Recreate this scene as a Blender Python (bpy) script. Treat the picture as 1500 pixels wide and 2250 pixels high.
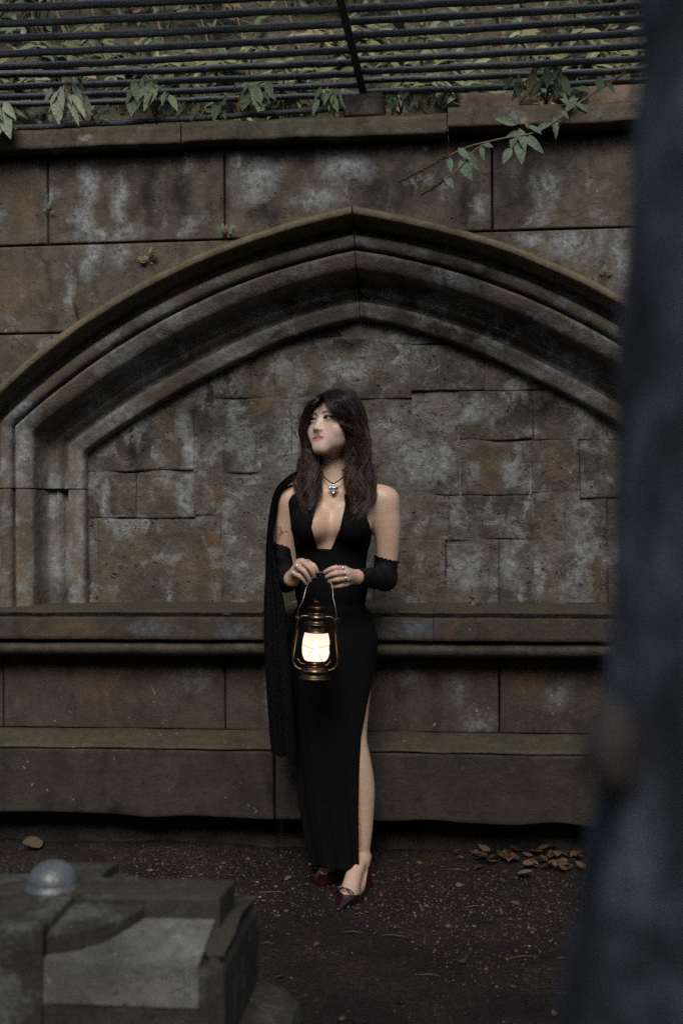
import bpy, math, random
import numpy as np
from mathutils import Vector, Matrix
R = math.radians
rng = np.random.default_rng(7); random.seed(7)
for o in list(bpy.data.objects): bpy.data.objects.remove(o)
SC = bpy.context.scene; COL = SC.collection

# ------------------------------------------------------------------ camera
FPX = 2600.0                       # focal length in pixels of a 1500 x 2250 frame
PSI = math.atan(FPX/24750); ROLL = 0.0063
CAM = np.array([.415, -4.25, 1.275])
cd = bpy.data.cameras.new('camera'); cam = bpy.data.objects.new('camera', cd); COL.objects.link(cam)
cd.sensor_fit = 'VERTICAL'; cd.sensor_height = 36.0; cd.lens = FPX/2250*36.0
cd.clip_start = .05; cd.clip_end = 500
_r0 = np.array([math.cos(PSI), math.sin(PSI), 0]); _d0 = np.array([-math.sin(PSI), math.cos(PSI), 0]); _u0 = np.array([0, 0, 1.])
_rr = _r0*math.cos(ROLL)-_u0*math.sin(ROLL); _uu = _u0*math.cos(ROLL)+_r0*math.sin(ROLL)
cam.matrix_world = Matrix(((_rr[0], _uu[0], -_d0[0], CAM[0]), (_rr[1], _uu[1], -_d0[1], CAM[1]), (_rr[2], _uu[2], -_d0[2], CAM[2]), (0, 0, 0, 1)))
cd.dof.use_dof = True; cd.dof.focus_distance = 3.93; cd.dof.aperture_fstop = 2.5
SC.camera = cam

# ------------------------------------------------------------------ sky, overcast sun, exposure
SUN_AZ, SUN_EL = R(4), R(44)     # azimuth measured from the wall's normal (behind the camera), towards the left when negative
W = bpy.data.worlds.new('World'); SC.world = W; W.use_nodes = True
wn = W.node_tree.nodes; wl = W.node_tree.links
sky = wn.new('ShaderNodeTexSky'); sky.sky_type = 'NISHITA'; sky.sun_disc = False
sky.sun_elevation = SUN_EL; sky.sun_rotation = R(180)+SUN_AZ*-1; sky.air_density = 1.0; sky.dust_density = 3.0; sky.ozone_density = 1.0
bg = wn['Background']; bg.inputs['Strength'].default_value = .06
wl.new(sky.outputs[0], bg.inputs['Color'])
sd = bpy.data.lights.new('overcast_sun', 'SUN'); sun = bpy.data.objects.new('overcast_sun', sd); COL.objects.link(sun)
sd.energy = 1.3; sd.angle = R(30); sd.color = (1, .975, .945)
_sv = Vector((math.sin(SUN_AZ)*math.cos(SUN_EL), -math.cos(SUN_AZ)*math.cos(SUN_EL), math.sin(SUN_EL)))
sun.rotation_euler = _sv.to_track_quat('Z', 'Y').to_euler(); sun.location = (-2, -8, 9)
SC.view_settings.view_transform = 'Standard'; SC.view_settings.look = 'None'
SC.view_settings.exposure = 0.9; SC.view_settings.gamma = 1.0
SC.cycles.use_denoising = False
SC.cycles.max_bounces = 8; SC.cycles.transparent_max_bounces = 16; SC.cycles.sample_clamp_indirect = 6

# ------------------------------------------------------------------ helpers
def U(px, py, Y):
    """point of the place seen at a pixel of the 1500 x 2250 photograph, on the upright plane Y"""
    x = (px-750)/FPX; y = (1125-py)/FPX
    xx = x*math.cos(ROLL)+y*math.sin(ROLL); yy = -x*math.sin(ROLL)+y*math.cos(ROLL)
    v = _d0+xx*_r0+yy*_u0
    return CAM+v*((Y-CAM[1])/v[1])
def G(px, py, z):
    x = (px-750)/FPX; y = (1125-py)/FPX
    xx = x*math.cos(ROLL)+y*math.sin(ROLL); yy = -x*math.sin(ROLL)+y*math.cos(ROLL)
    v = _d0+xx*_r0+yy*_u0
    return CAM+v*((z-CAM[2])/v[2])
def proj(X, Y, Z):
    dx, dy, dz = X-CAM[0], Y-CAM[1], Z-CAM[2]
    d = dx*_d0[0]+dy*_d0[1]; a = (dx*_r0[0]+dy*_r0[1])/d; b = dz/d
    x = a*math.cos(ROLL)-b*math.sin(ROLL); y = a*math.sin(ROLL)+b*math.cos(ROLL)
    return 750+x*FPX, 1125-y*FPX
PY0 = -.30
def P(px, py, y=0.): return U(px, py, PY0+y)

def _hash(i, j, k):
    n = (i*374761393+j*668265263+k*2147483647 % 4294967291).astype(np.int64) & 0xffffffff
    n = ((n ^ (n >> 13))*1274126177) & 0xffffffff
    n = ((n ^ (n >> 16))*2246822519) & 0xffffffff
    return ((n ^ (n >> 15)) & 0xffff)/32767.5-1
def vnoise(p):
    p = np.asarray(p, float); i = np.floor(p).astype(np.int64); f = p-i; f = f*f*(3-2*f); s = 0
    for a in (0, 1):
        for b in (0, 1):
            for c in (0, 1):
                w = (f[..., 0] if a else 1-f[..., 0])*(f[..., 1] if b else 1-f[..., 1])*(f[..., 2] if c else 1-f[..., 2])
                s = s+w*_hash(i[..., 0]+a, i[..., 1]+b, i[..., 2]+c)
    return s
def fbm(p, o=4):
    p = np.asarray(p, float); s = 0; a = .5
    for k in range(o): s = s+a*vnoise(p*2**k+17.3*k); a *= .5
    return s

def mesh_np(name, V, F, mat, parent=None, smooth=True, cols=None, loc=None):
    """F: (n,4) or (n,3) int array, or a list of such arrays"""
    me = bpy.data.meshes.new(name)
    Fs = F if isinstance(F, list) else [F]
    Fs = [np.asarray(f, np.int32) for f in Fs if len(f)]
    V = np.asarray(V, np.float32)
    nl = sum(f.size for f in Fs); npoly = sum(len(f) for f in Fs)
    me.vertices.add(len(V)); me.vertices.foreach_set('co', V.ravel())
    me.loops.add(nl); me.loops.foreach_set('vertex_index', np.concatenate([f.ravel() for f in Fs]))
    me.polygons.add(npoly); st = []; tot = []; s = 0
    for f in Fs:
        k = f.shape[1]; st.append(s+np.arange(len(f))*k); tot.append(np.full(len(f), k)); s += f.size
    me.polygons.foreach_set('loop_start', np.concatenate(st).astype(np.int32))
    me.polygons.foreach_set('loop_total', np.concatenate(tot).astype(np.int32))
    me.update(calc_edges=True); me.validate()
    me.polygons.foreach_set('use_smooth', np.full(len(me.polygons), smooth))
    if cols is not None and len(me.vertices) == len(V):
        at = me.color_attributes.new('Col', 'FLOAT_COLOR', 'POINT')
        c = np.ones((len(V), 4), np.float32); c[:, :3] = cols; at.data.foreach_set('color', c.ravel())
    if mat: me.materials.append(mat)
    return link(name, me, parent, loc)
def link(name, me, parent=None, loc=None):
    o = bpy.data.objects.new(name, me); COL.objects.link(o)
    if parent: o.parent = parent
    if loc is not None: o.location = loc
    return o
def tag(o, label=None, cat=None, group=None, kind=None):
    if label: o['label'] = label
    if cat: o['category'] = cat
    if group: o['group'] = group
    if kind: o['kind'] = kind
    return o
def empty(name, loc, label, cat, group=None):
    o = bpy.data.objects.new(name, None); COL.objects.link(o); o.location = loc; o.empty_display_size = .1
    return tag(o, label, cat, group)
def child(o, parent):
    """parent an object built in world coordinates to an Empty that has a location"""
    o.parent = parent; o.matrix_parent_inverse = Matrix.Translation(-parent.location); return o

class MB:
    def __init__(s): s.V = []; s.Q = []; s.T = []; s.n = 0; s.C = []
    def add(s, V, Q=None, T=None, c=None):
        V = np.asarray(V, float); s.V.append(V)
        if Q is not None and len(Q): s.Q.append(np.asarray(Q)+s.n)
        if T is not None and len(T): s.T.append(np.asarray(T)+s.n)
        if c is not None: s.C.append(np.tile(c, (len(V), 1)) if np.ndim(c) == 1 else np.asarray(c))
        s.n += len(V); return s
    def tube(s, pts, r, k=8, cap=True, c=None):
        pts = np.asarray(pts, float); n = len(pts); r = np.broadcast_to(np.asarray(r, float), (n,))
        t = np.gradient(pts, axis=0); t /= np.linalg.norm(t, axis=1)[:, None]+1e-9
        a = np.array([0, 0, 1.]) if abs(t[0, 2]) < .9 else np.array([1., 0, 0]); V = []
        u = np.cross(t[0], a); u /= np.linalg.norm(u)
        for i in range(n):
            u = u-t[i]*(u@t[i]); u /= np.linalg.norm(u)+1e-9; w = np.cross(t[i], u)
            for j in range(k):
                q = 2*math.pi*j/k; V.append(pts[i]+r[i]*(math.cos(q)*u+math.sin(q)*w))
        Q = [(i*k+j, i*k+(j+1) % k, (i+1)*k+(j+1) % k, (i+1)*k+j) for i in range(n-1) for j in range(k)]
        T = []
        if cap:
            V += [pts[0], pts[-1]]; b = n*k
            T = [(b, (j+1) % k, j) for j in range(k)]+[(b+1, (n-1)*k+j, (n-1)*k+(j+1) % k) for j in range(k)]
        return s.add(V, Q, T, c)
    def lathe(s, prof, k=28, M=None, c=None):
        prof = np.asarray(prof, float); n = len(prof)
        V = [(r*math.cos(2*math.pi*j/k), r*math.sin(2*math.pi*j/k), z) for r, z in prof for j in range(k)]
        Q = [(i*k+j, i*k+(j+1) % k, (i+1)*k+(j+1) % k, (i+1)*k+j) for i in range(n-1) for j in range(k)]
        return s.add(V, Q, None, c)
    def grid(s, A, c=None, wrap=False):
        """A: (m,n,3) array of points"""
        m, n = A.shape[:2]; I = np.arange(m*n).reshape(m, n)
        if wrap: I = np.concatenate([I, I[:, :1]], 1)
        Q = np.stack([I[:-1, :-1], I[:-1, 1:], I[1:, 1:], I[1:, :-1]], -1).reshape(-1, 4)
        return s.add(A.reshape(-1, 3), Q, None, c)
    def box(s, lo, hi, c=None):
        x0, y0, z0 = lo; x1, y1, z1 = hi
        V = [(x0, y0, z0), (x1, y0, z0), (x1, y1, z0), (x0, y1, z0), (x0, y0, z1), (x1, y0, z1), (x1, y1, z1), (x0, y1, z1)]
        return s.add(V, [(0, 3, 2, 1), (4, 5, 6, 7), (0, 1, 5, 4), (1, 2, 6, 5), (2, 3, 7, 6), (3, 0, 4, 7)], None, c)
    def build(s, name, mat, parent=None, smooth=True, loc=None):
        F = []
        if s.Q: F.append(np.concatenate(s.Q))
        if s.T: F.append(np.concatenate(s.T))
        return mesh_np(name, np.concatenate(s.V), F, mat, parent, smooth, np.concatenate(s.C) if s.C else None, loc)
def spline(pts, n):
    """Catmull-Rom through the points"""
    p = np.asarray(pts, float); p = np.concatenate([[2*p[0]-p[1]], p, [2*p[-1]-p[-2]]]); m = len(p)-3
    t = np.linspace(0, m-1e-6, n); i = t.astype(int); f = (t-i)[:, None]
    a, b, c, d = p[i], p[i+1], p[i+2], p[i+3]
    return .5*(2*b+(c-a)*f+(2*a-5*b+4*c-d)*f**2+(3*b-a-3*c+d)*f**3)

# ------------------------------------------------------------------ materials
class NT:
    def __init__(s, name):
        s.m = bpy.data.materials.new(name); s.m.use_nodes = True; s.t = s.m.node_tree; s.b = s.t.nodes['Principled BSDF']
        s.out = s.t.nodes['Material Output']
    def n(s, typ, ins=None, **kw):
        d = s.t.nodes.new('ShaderNode'+typ)
        for k, v in kw.items(): setattr(d, k, v)
        for k, v in (ins or {}).items(): s.set(d.inputs[k], v)
        return d
    def set(s, sock, v):
        if hasattr(v, 'is_output') or isinstance(v, bpy.types.NodeSocket): s.t.links.new(v, sock)
        elif isinstance(v, (tuple, list)) and len(v) == 3 and sock.type == 'RGBA': sock.default_value = (*v, 1)
        else: sock.default_value = v
    def co(s, scale=(1, 1, 1), kind='Object'):
        t = s.n('TexCoord').outputs[kind]
        return s.n('Vectormath'.replace('m', 'M'), {0: t, 1: scale}, operation='MULTIPLY').outputs[0]
    def noise(s, vec, scale, detail=4, rough=.55, dist=0, col=False):
        d = s.n('TexNoise', {'Vector': vec, 'Scale': scale, 'Detail': detail, 'Roughness': rough, 'Distortion': dist})
        return d.outputs[1 if col else 0]
    def ramp(s, fac, stops, interp='LINEAR'):
        d = s.n('ValToRGB', {0: fac}); d.color_ramp.interpolation = interp; e = d.color_ramp.elements
        while len(e) < len(stops): e.new(.5)
        for q, (p, c) in zip(e, stops): q.position = p; q.color = (*c, 1) if isinstance(c, (tuple, list)) else (c, c, c, 1)
        return d.outputs[0]
    def step(s, v, a, b, lo=0., hi=1.):
        d = s.n('MapRange', {0: v, 1: a, 2: b, 3: lo, 4: hi}); d.interpolation_type = 'SMOOTHSTEP'; return d.outputs[0]
    def mix(s, f, a, b, mode='MIX'):
        d = s.n('Mix', None, data_type='RGBA', blend_type=mode); s.set(d.inputs[0], f); s.set(d.inputs[6], a); s.set(d.inputs[7], b); return d.outputs[2]
    def ma(s, op, a, b=0., clamp=False):
        d = s.n('Math', {0: a, 1: b}, operation=op); d.use_clamp = clamp; return d.outputs[0]
    def bump(s, h, strength=.4, dist=.01, nrm=None):
        d = s.n('Bump', {'Height': h, 'Strength': strength, 'Distance': dist})
        if nrm is not None: s.set(d.inputs['Normal'], nrm)
        return d.outputs[0]
    def done(s, color=None, rough=None, normal=None, **kw):
        if color is not None: s.set(s.b.inputs['Base Color'], color)
        if rough is not None: s.set(s.b.inputs['Roughness'], rough)
        if normal is not None: s.set(s.b.inputs['Normal'], normal)
        for k, v in kw.items(): s.set(s.b.inputs[k.replace('_', ' ')], v)
        return s.m
    def spots(s, pos, L):
        """0..1 mask round a list of (x, z, rx, rz) ellipses in the wall's plane, ragged by noise"""
        acc = None
        for (x, z, rx, rz) in L:
            v = s.n('VectorMath', {0: pos, 1: (x, 0, z)}, operation='SUBTRACT').outputs[0]
            v = s.n('VectorMath', {0: v, 1: (1/rx, 0, 1/rz)}, operation='MULTIPLY').outputs[0]
            l = s.n('VectorMath', {0: v}, operation='LENGTH').outputs['Value']
            q = s.n('MapRange', {0: l, 1: 1.15, 2: .2, 3: 0., 4: 1.}).outputs[0]
            acc = q if acc is None else s.ma('MAXIMUM', acc, q)
        return acc
def spx(L, Y):
    out = []
    for (x, y, rx, ry) in L:
        c = U(x, y, Y); e = U(x+rx, y, Y); g = U(x, y-ry, Y); out.append((c[0], c[2], abs(e[0]-c[0]), abs(g[2]-c[2])))
    return out

def stone(name, A, B, lichen=(), dark=(), rust=(), lich_amt=.35, streak=.6, moss=.6, bumpk=1., lichc=(.30, .33, .34), grain=110., speck=.5, damp=None, val=.25, lo=.56, pits=0.):
    s = NT(name); pos = s.co()
    wob = s.noise(pos, 6, 5, .6, col=True); wob = s.n('VectorMath', {0: wob, 1: (.5, .5, .5)}, operation='SUBTRACT').outputs[0]
    wpos = s.n('VectorMath', {0: wob, 1: (.16, .16, .22)}, operation='MULTIPLY').outputs[0]
    wpos = s.n('VectorMath', {0: pos, 1: wpos}, operation='ADD').outputs[0]
    n1 = s.noise(pos, 3.1, 6, .62); n2 = s.noise(pos, 14, 6, .65, .4); n3 = s.noise(pos, grain, 3, .7); nf = s.noise(pos, 42, 4, .7)
    c = s.mix(s.step(n1, .34, .66), A, B)
    c = s.mix(s.ma('MULTIPLY', s.step(n2, .42, .72), .55), c, tuple(.55*x for x in A))
    rnd = s.n('ObjectInfo').outputs['Random']
    c = s.mix(1., c, s.ramp(rnd, [(0, 1-val), (1, 1+val*.6)]), 'MULTIPLY')
    if rust:
        m = s.ma('MULTIPLY', s.spots(wpos, rust), s.step(n2, .3, .6)); c = s.mix(s.ma('MULTIPLY', m, .6), c, (.14, .082, .040))
    # soot and water streaks that run down the face
    sv = s.n('VectorMath', {0: wpos, 1: (11, 11, .9)}, operation='MULTIPLY').outputs[0]
    ns = s.noise(sv, 1.0, 6, .6); st = s.ma('MULTIPLY', s.step(ns, .50, .72), streak)
    if dark:
        st = s.ma('MAXIMUM', st, s.ma('MULTIPLY', s.spots(wpos, dark), s.step(ns, .34, .55)))
    c = s.mix(st, c, tuple(.22*x for x in A))
    # pale lichen bloom
    nl = s.noise(wpos, 7.5, 10, .68); lm = s.ma('MULTIPLY', s.step(nl, lo, lo+.13), lich_amt)
    if lichen:
        sp = s.spots(wpos, lichen); br = s.step(s.ma('ADD', s.ma('MULTIPLY', nf, .5), s.ma('MULTIPLY', ns, .5)), .40, .56)
        lm = s.ma('MAXIMUM', lm, s.ma('MULTIPLY', sp, s.ma('ADD', .25, s.ma('MULTIPLY', br, .75))))
    lc = s.mix(s.step(nf, .35, .7), tuple(.62*x for x in lichc), lichc)
    c = s.mix(s.ma('MULTIPLY', lm, .85), c, lc)
    vo = s.n('TexVoronoi', {'Vector': wpos, 'Scale': 26.}); sp2 = s.ma('MULTIPLY', s.step(vo.outputs[0], .13, .06), s.step(s.noise(pos, 5, 3), .52, .62))
    c = s.mix(s.ma('MULTIPLY', sp2, speck), c, (.38, .40, .38))
    c = s.mix(s.ma('MULTIPLY', s.step(n3, .35, .75), .45), c, s.mix(1., c, (.5, .48, .46), 'MULTIPLY'))
    pm = None
    if pits:
        pv = s.n('TexVoronoi', {'Vector': wpos, 'Scale': 38.}); pm = s.ma('MULTIPLY', s.step(pv.outputs[0], .26, .12), s.step(s.noise(pos, 11, 4), .50, .60)); cr = s.step(s.ma('ABSOLUTE', s.ma('SUBTRACT', s.noise(s.co((1, 1, 2.2)), 5.5, 8, .62, .5), .5)), .006, .0); pm = s.ma('MAXIMUM', pm, s.ma('MULTIPLY', cr, s.step(n1, .54, .66)))
        c = s.mix(s.ma('MULTIPLY', pm, pits), c, (.012, .010, .008))
    # moss and algae where the stone faces the sky
    nz = s.n('SeparateXYZ', {0: s.n('NewGeometry').outputs['Normal']}).outputs[2]
    mm = s.ma('MULTIPLY', s.ma('MULTIPLY', s.step(nz, .15, .75), s.step(s.noise(pos, 9, 6, .65), .32, .60)), moss)
    c = s.mix(mm, c, s.mix(s.step(nf, .4, .65), (.030, .032, .010), (.075, .066, .024)))
    h = s.ma('ADD', s.ma('MULTIPLY', n2, .9), s.ma('ADD', s.ma('MULTIPLY', nf, .45), s.ma('MULTIPLY', n3, .22)))
    if pm is not None: h = s.ma('SUBTRACT', h, s.ma('MULTIPLY', pm, 1.2))
    rg = s.step(n2, .3, .7, .62, .92)
    if damp is not None:
        z = s.n('SeparateXYZ', {0: wpos}).outputs[2]; dm = s.step(z, damp[1], damp[0])
        c = s.mix(dm, c, s.mix(1., c, (.45, .43, .42), 'MULTIPLY'))
    return s.done(c, rg, s.bump(h, .55*bumpk, .012), Specular_IOR_Level=.35)

BR = (.058, .047, .034); BR2 = (.098, .079, .053)
m_ash = stone('ashlar_sandstone', BR, BR2,
    lichen=spx([(196, 400, 26, 62), (190, 490, 28, 60), (266, 440, 22, 70), (235, 515, 95, 24), (150, 630, 17, 60), (200, 570, 30, 45), (255, 580, 32, 40), (120, 440, 14, 40),
                (560, 395, 60, 55), (760, 370, 60, 50), (700, 440, 60, 30), (1055, 470, 26, 40), (1260, 545, 80, 38), (1180, 525, 60, 20), (1360, 570, 30, 60), (1200, 420, 40, 60), (520, 350, 26, 30)], 0),
    dark=spx([(700, 330, 330, 26), (820, 420, 60, 50), (600, 470, 60, 40), (323, 420, 18, 120), (405, 430, 26, 130), (440, 340, 60, 40), (250, 360, 14, 60), (660, 340, 260, 40), (900, 400, 90, 70), (1150, 360, 140, 70), (60, 330, 90, 22), (500, 440, 22, 22), (1020, 440, 20, 60)], 0),
    rust=spx([(20, 640, 60, 70), (60, 470, 40, 60), (15, 1200, 22, 160)], 0), lich_amt=.6, moss=.5, val=.14, lo=.55, pits=.35)
m_arch = stone('arch_sandstone', (.100, .083, .064), (.162, .134, .098),
    lichen=spx([(60, 990, 24, 120), (165, 1030, 26, 110), (105, 1090, 40, 60), (110, 1230, 30, 90), (165, 1170, 18, 90), (300, 800, 70, 60), (560, 690, 70, 30), (420, 700, 110, 40), (250, 920, 90, 50), (680, 600, 40, 24), (980, 620, 90, 26), (1230, 790, 90, 30), (500, 770, 70, 40), (1290, 870, 50, 40), (60, 900, 40, 40)], .12),
    dark=spx([(620, 730, 120, 26), (1000, 730, 240, 50), (115, 1300, 40, 40), (1100, 600, 260, 50), (780, 500, 200, 40)], .12),
    rust=spx([(470, 700, 90, 30), (55, 1200, 20, 130)], .1), lich_amt=.75, streak=.45, moss=.45, lichc=(.31, .335, .345), val=.1, lo=.50)
m_hood = stone('hood_sandstone', (.11, .088, .056), (.15, .118, .072), lich_amt=.35, streak=.3, moss=.8, val=.08)
m_rub = stone('rubble_sandstone', (.058, .050, .038), (.100, .082, .055),
    lichen=spx([(640, 950, 50, 90), (600, 1010, 90, 40), (410, 1000, 20, 120), (400, 1090, 22, 60), (505, 920, 14, 40), (530, 1200, 40, 120), (560, 1050, 60, 30), (850, 950, 60, 50), (920, 1020, 70, 50), (980, 1000, 30, 50), (1180, 1260, 16, 60), (1120, 1240, 40, 70), (1020, 1250, 44, 70), (1260, 1230, 34, 120), (880, 770, 80, 60), (1040, 900, 70, 30), (860, 1150, 40, 80), (1160, 1080, 14, 60), (235, 1110, 14, 60), (760, 800, 70, 40)], .28),
    rust=spx([(470, 1085, 40, 40), (480, 1180, 30, 60), (1080, 1020, 60, 50), (1215, 1020, 50, 50), (420, 1250, 60, 60), (560, 880, 40, 40)], .28),
    dark=spx([(300, 990, 60, 70), (450, 880, 90, 90), (800, 730, 240, 26), (1180, 880, 160, 60)], .28), lich_amt=.65, streak=.45, moss=.4, bumpk=1.7, lichc=(.30, .325, .32), val=.28, lo=.50, pits=.7)
m_mortar = stone('lime_mortar', (.085, .076, .060), (.135, .124, .10), lich_amt=.7, streak=.4, moss=.5, bumpk=2.0, val=0, lo=.5, pits=.8)
m_ledge = stone('ledge_stone', (.050, .043, .030), (.066, .052, .034), lichen=spx([(520, 1385, 60, 26), (900, 1380, 70, 26), (330, 1390, 60, 20)], -.14), rust=spx([(180, 1370, 60, 26), (985, 1380, 14, 36), (280, 1385, 30, 14)], -.14),
    lich_amt=.25, streak=.5, moss=.5, lichc=(.115, .135, .165), val=.12)
m_dado = stone('dado_stone', (.048, .036, .028), (.072, .053, .038), lichen=spx([(1010, 1500, 34, 60), (420, 1490, 50, 40), (590, 1520, 10, 60), (1050, 1580, 50, 34), (900, 1470, 30, 30), (1230, 1530, 40, 50)], 0), rust=spx([(230, 1510, 70, 60), (1150, 1500, 60, 50)], 0), lich_amt=.25, streak=.5, moss=.5, lichc=(.19, .19, .18), val=.15)
m_plinth = stone('plinth_stone', (.030, .0235, .018), (.045, .034, .024), lich_amt=.15, streak=.5, moss=.55, dark=spx([(140, 1770, 70, 30), (255, 1770, 28, 30), (600, 1720, 20, 60)], -.12), lichc=(.12, .12, .10), val=.1)
m_tomb = stone('tomb_stone', (.028, .024, .019), (.046, .040, .031), lich_amt=.6, lo=.5, pits=.5, streak=.2, moss=.3, lichc=(.16, .18, .17), val=.05)
m_panel = stone('tomb_panel_stone', (.085, .086, .073), (.16, .162, .138), lich_amt=.8, lo=.5, pits=.4, streak=.3, moss=.15, lichc=(.28, .32, .32), val=.0)
m_boss = stone('tomb_boss_stone', (.060, .066, .070), (.12, .132, .142), lich_amt=.5, streak=.3, moss=.0, lichc=(.2, .225, .24), bumpk=.7, val=0)
_b = m_boss.node_tree.nodes['Principled BSDF']; m_boss.node_tree.links.remove(_b.inputs['Roughness'].links[0]); _b.inputs['Roughness'].default_value = .38; _b.inputs['Specular IOR Level'].default_value = .7
# ================================================================== THE GROUND
def ground_z(X, Y):
    p = np.stack([X*1.7, Y*1.7, X*0], -1)
    return .018*fbm(p, 4)+.007*fbm(p*6, 3)+.06*np.clip((Y+.75)/.75, 0, 1)**1.6
def axis(lo, hi, f0, f1, nf, nc):
    return np.unique(np.concatenate([np.linspace(lo, f0, nc), np.linspace(f0, f1, nf), np.linspace(f1, hi, nc)]))
gx = axis(-60, 60, -2.2, 2.2, 150, 14); gy = axis(-80, .4, -3.2, .05, 120, 14)
XX, YY = np.meshgrid(gx, gy, indexing='ij')
s = NT('wet_soil'); pos = s.co()
n1 = s.noise(pos, 4, 6, .6); n2 = s.noise(pos, 60, 5, .7); n3 = s.noise(pos, 230, 3, .7)
c = s.mix(s.step(n1, .35, .65), (.009, .0062, .005), (.022, .0145, .0105))
c = s.mix(s.step(n2, .5, .75), c, (.026, .019, .012))
vor = s.n('TexVoronoi', {'Vector': pos, 'Scale': 150.}); gr = s.mix(1., s.ramp(s.n('SeparateColor', {0: vor.outputs[1]}).outputs[0], [(0, (.012, .009, .007)), (.55, (.03, .021, .012)), (.85, (.07, .044, .02)), (1, (.13, .115, .095))]), (1, 1, 1), 'MULTIPLY')
c = s.mix(s.ma('MULTIPLY', s.step(n1, .46, .64), s.step(n2, .46, .62)), c, gr)
wet = s.step(s.noise(pos, 1.6, 4, .6), .42, .6)
c = s.mix(s.ma('MULTIPLY', wet, .6), c, (.010, .007, .006))
h = s.ma('ADD', s.ma('MULTIPLY', n2, .6), s.ma('ADD', s.ma('MULTIPLY', vor.outputs[0], .5), s.ma('MULTIPLY', n3, .25)))
m_soil = s.done(c, s.step(n2, .3, .7, .40, .85), s.bump(h, .9, .014), Specular_IOR_Level=.3)
A = np.stack([XX, YY, ground_z(XX, YY)], -1)
ground = MB().grid(A).build('ground', m_soil); tag(ground, 'dark damp soil and gravel ground in front of the wall', None, None, 'structure')

# loose gravel: far too many to count
s = NT('gravel'); at = s.n('VertexColor', layer_name='Col').outputs[0]
m_gravel = s.done(at, .55, s.bump(s.noise(s.co(), 300, 2), .3, .002))
NP = 30000
gx_ = rng.uniform(-2.0, 1.9, NP*2); gy_ = rng.uniform(-2.4, -.02, NP*2)
den = fbm(np.stack([gx_*2.2, gy_*2.2, gx_*0+3], -1), 4)
band = np.exp(-((gy_+.40)/.26)**2)
keep = rng.random(NP*2) < np.clip(.02+.80*band+.75*den, .02, 1); gx_, gy_ = gx_[keep][:NP], gy_[keep][:NP]; n = len(gx_)
sz = rng.lognormal(math.log(.0028), .5, n); gz_ = ground_z(gx_, gy_)+sz*.25
octa = np.array([(1, 0, 0), (-1, 0, 0), (0, 1, 0), (0, -1, 0), (0, 0, .7), (0, 0, -.7)], float)
ot = np.array([(0, 2, 4), (2, 1, 4), (1, 3, 4), (3, 0, 4), (2, 0, 5), (1, 2, 5), (3, 1, 5), (0, 3, 5)])
an = rng.uniform(0, 6.28, n); ca, sa = np.cos(an), np.sin(an)
ph_ = (1+5**.5)/2; ico = np.array([(-1, ph_, 0), (1, ph_, 0), (-1, -ph_, 0), (1, -ph_, 0), (0, -1, ph_), (0, 1, ph_), (0, -1, -ph_), (0, 1, -ph_), (ph_, 0, -1), (ph_, 0, 1), (-ph_, 0, -1), (-ph_, 0, 1)])/1.9
it = np.array([(0, 11, 5), (0, 5, 1), (0, 1, 7), (0, 7, 10), (0, 10, 11), (1, 5, 9), (5, 11, 4), (11, 10, 2), (10, 7, 6), (7, 1, 8), (3, 9, 4), (3, 4, 2), (3, 2, 6), (3, 6, 8), (3, 8, 9), (4, 9, 5), (2, 4, 11), (6, 2, 10), (8, 6, 7), (9, 8, 1)])
V = ico[None]*sz[:, None, None]*rng.uniform(.75, 1.2, (n, 12, 1))*np.stack([rng.uniform(.8, 1.5, n), rng.uniform(.7, 1.1, n), rng.uniform(.4, .75, n)], -1)[:, None]
V = np.stack([V[..., 0]*ca[:, None]-V[..., 1]*sa[:, None], V[..., 0]*sa[:, None]+V[..., 1]*ca[:, None], V[..., 2]], -1)
V += np.stack([gx_, gy_, gz_], -1)[:, None]
F = (it[None]+12*np.arange(n)[:, None, None]).reshape(-1, 3)
pal = np.array([(.10, .06, .03), (.15, .085, .035), (.07, .05, .04), (.04, .035, .03), (.13, .11, .085), (.28, .25, .21), (.18, .075, .03), (.03, .025, .022)])
cc = pal[rng.choice(len(pal), n, p=[.24, .23, .16, .11, .07, .015, .115, .06])]*rng.uniform(.25, .85, (n, 1))
o = mesh_np('gravel', V.reshape(-1, 3), F, m_gravel, None, True, np.repeat(cc, 12, 0)); tag(o, 'loose ochre and grey gravel scattered over the dark soil', None, None, 'stuff')

# ================================================================== THE WALL
XA = .02                                            # the arch's axis
wall = empty('stone_wall', (XA, 0, 0), 'weathered brown sandstone wall with a wide blind pointed arch and ledge', 'wall'); wall['kind'] = 'thing'
def wchild(o): return child(o, wall)

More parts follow.
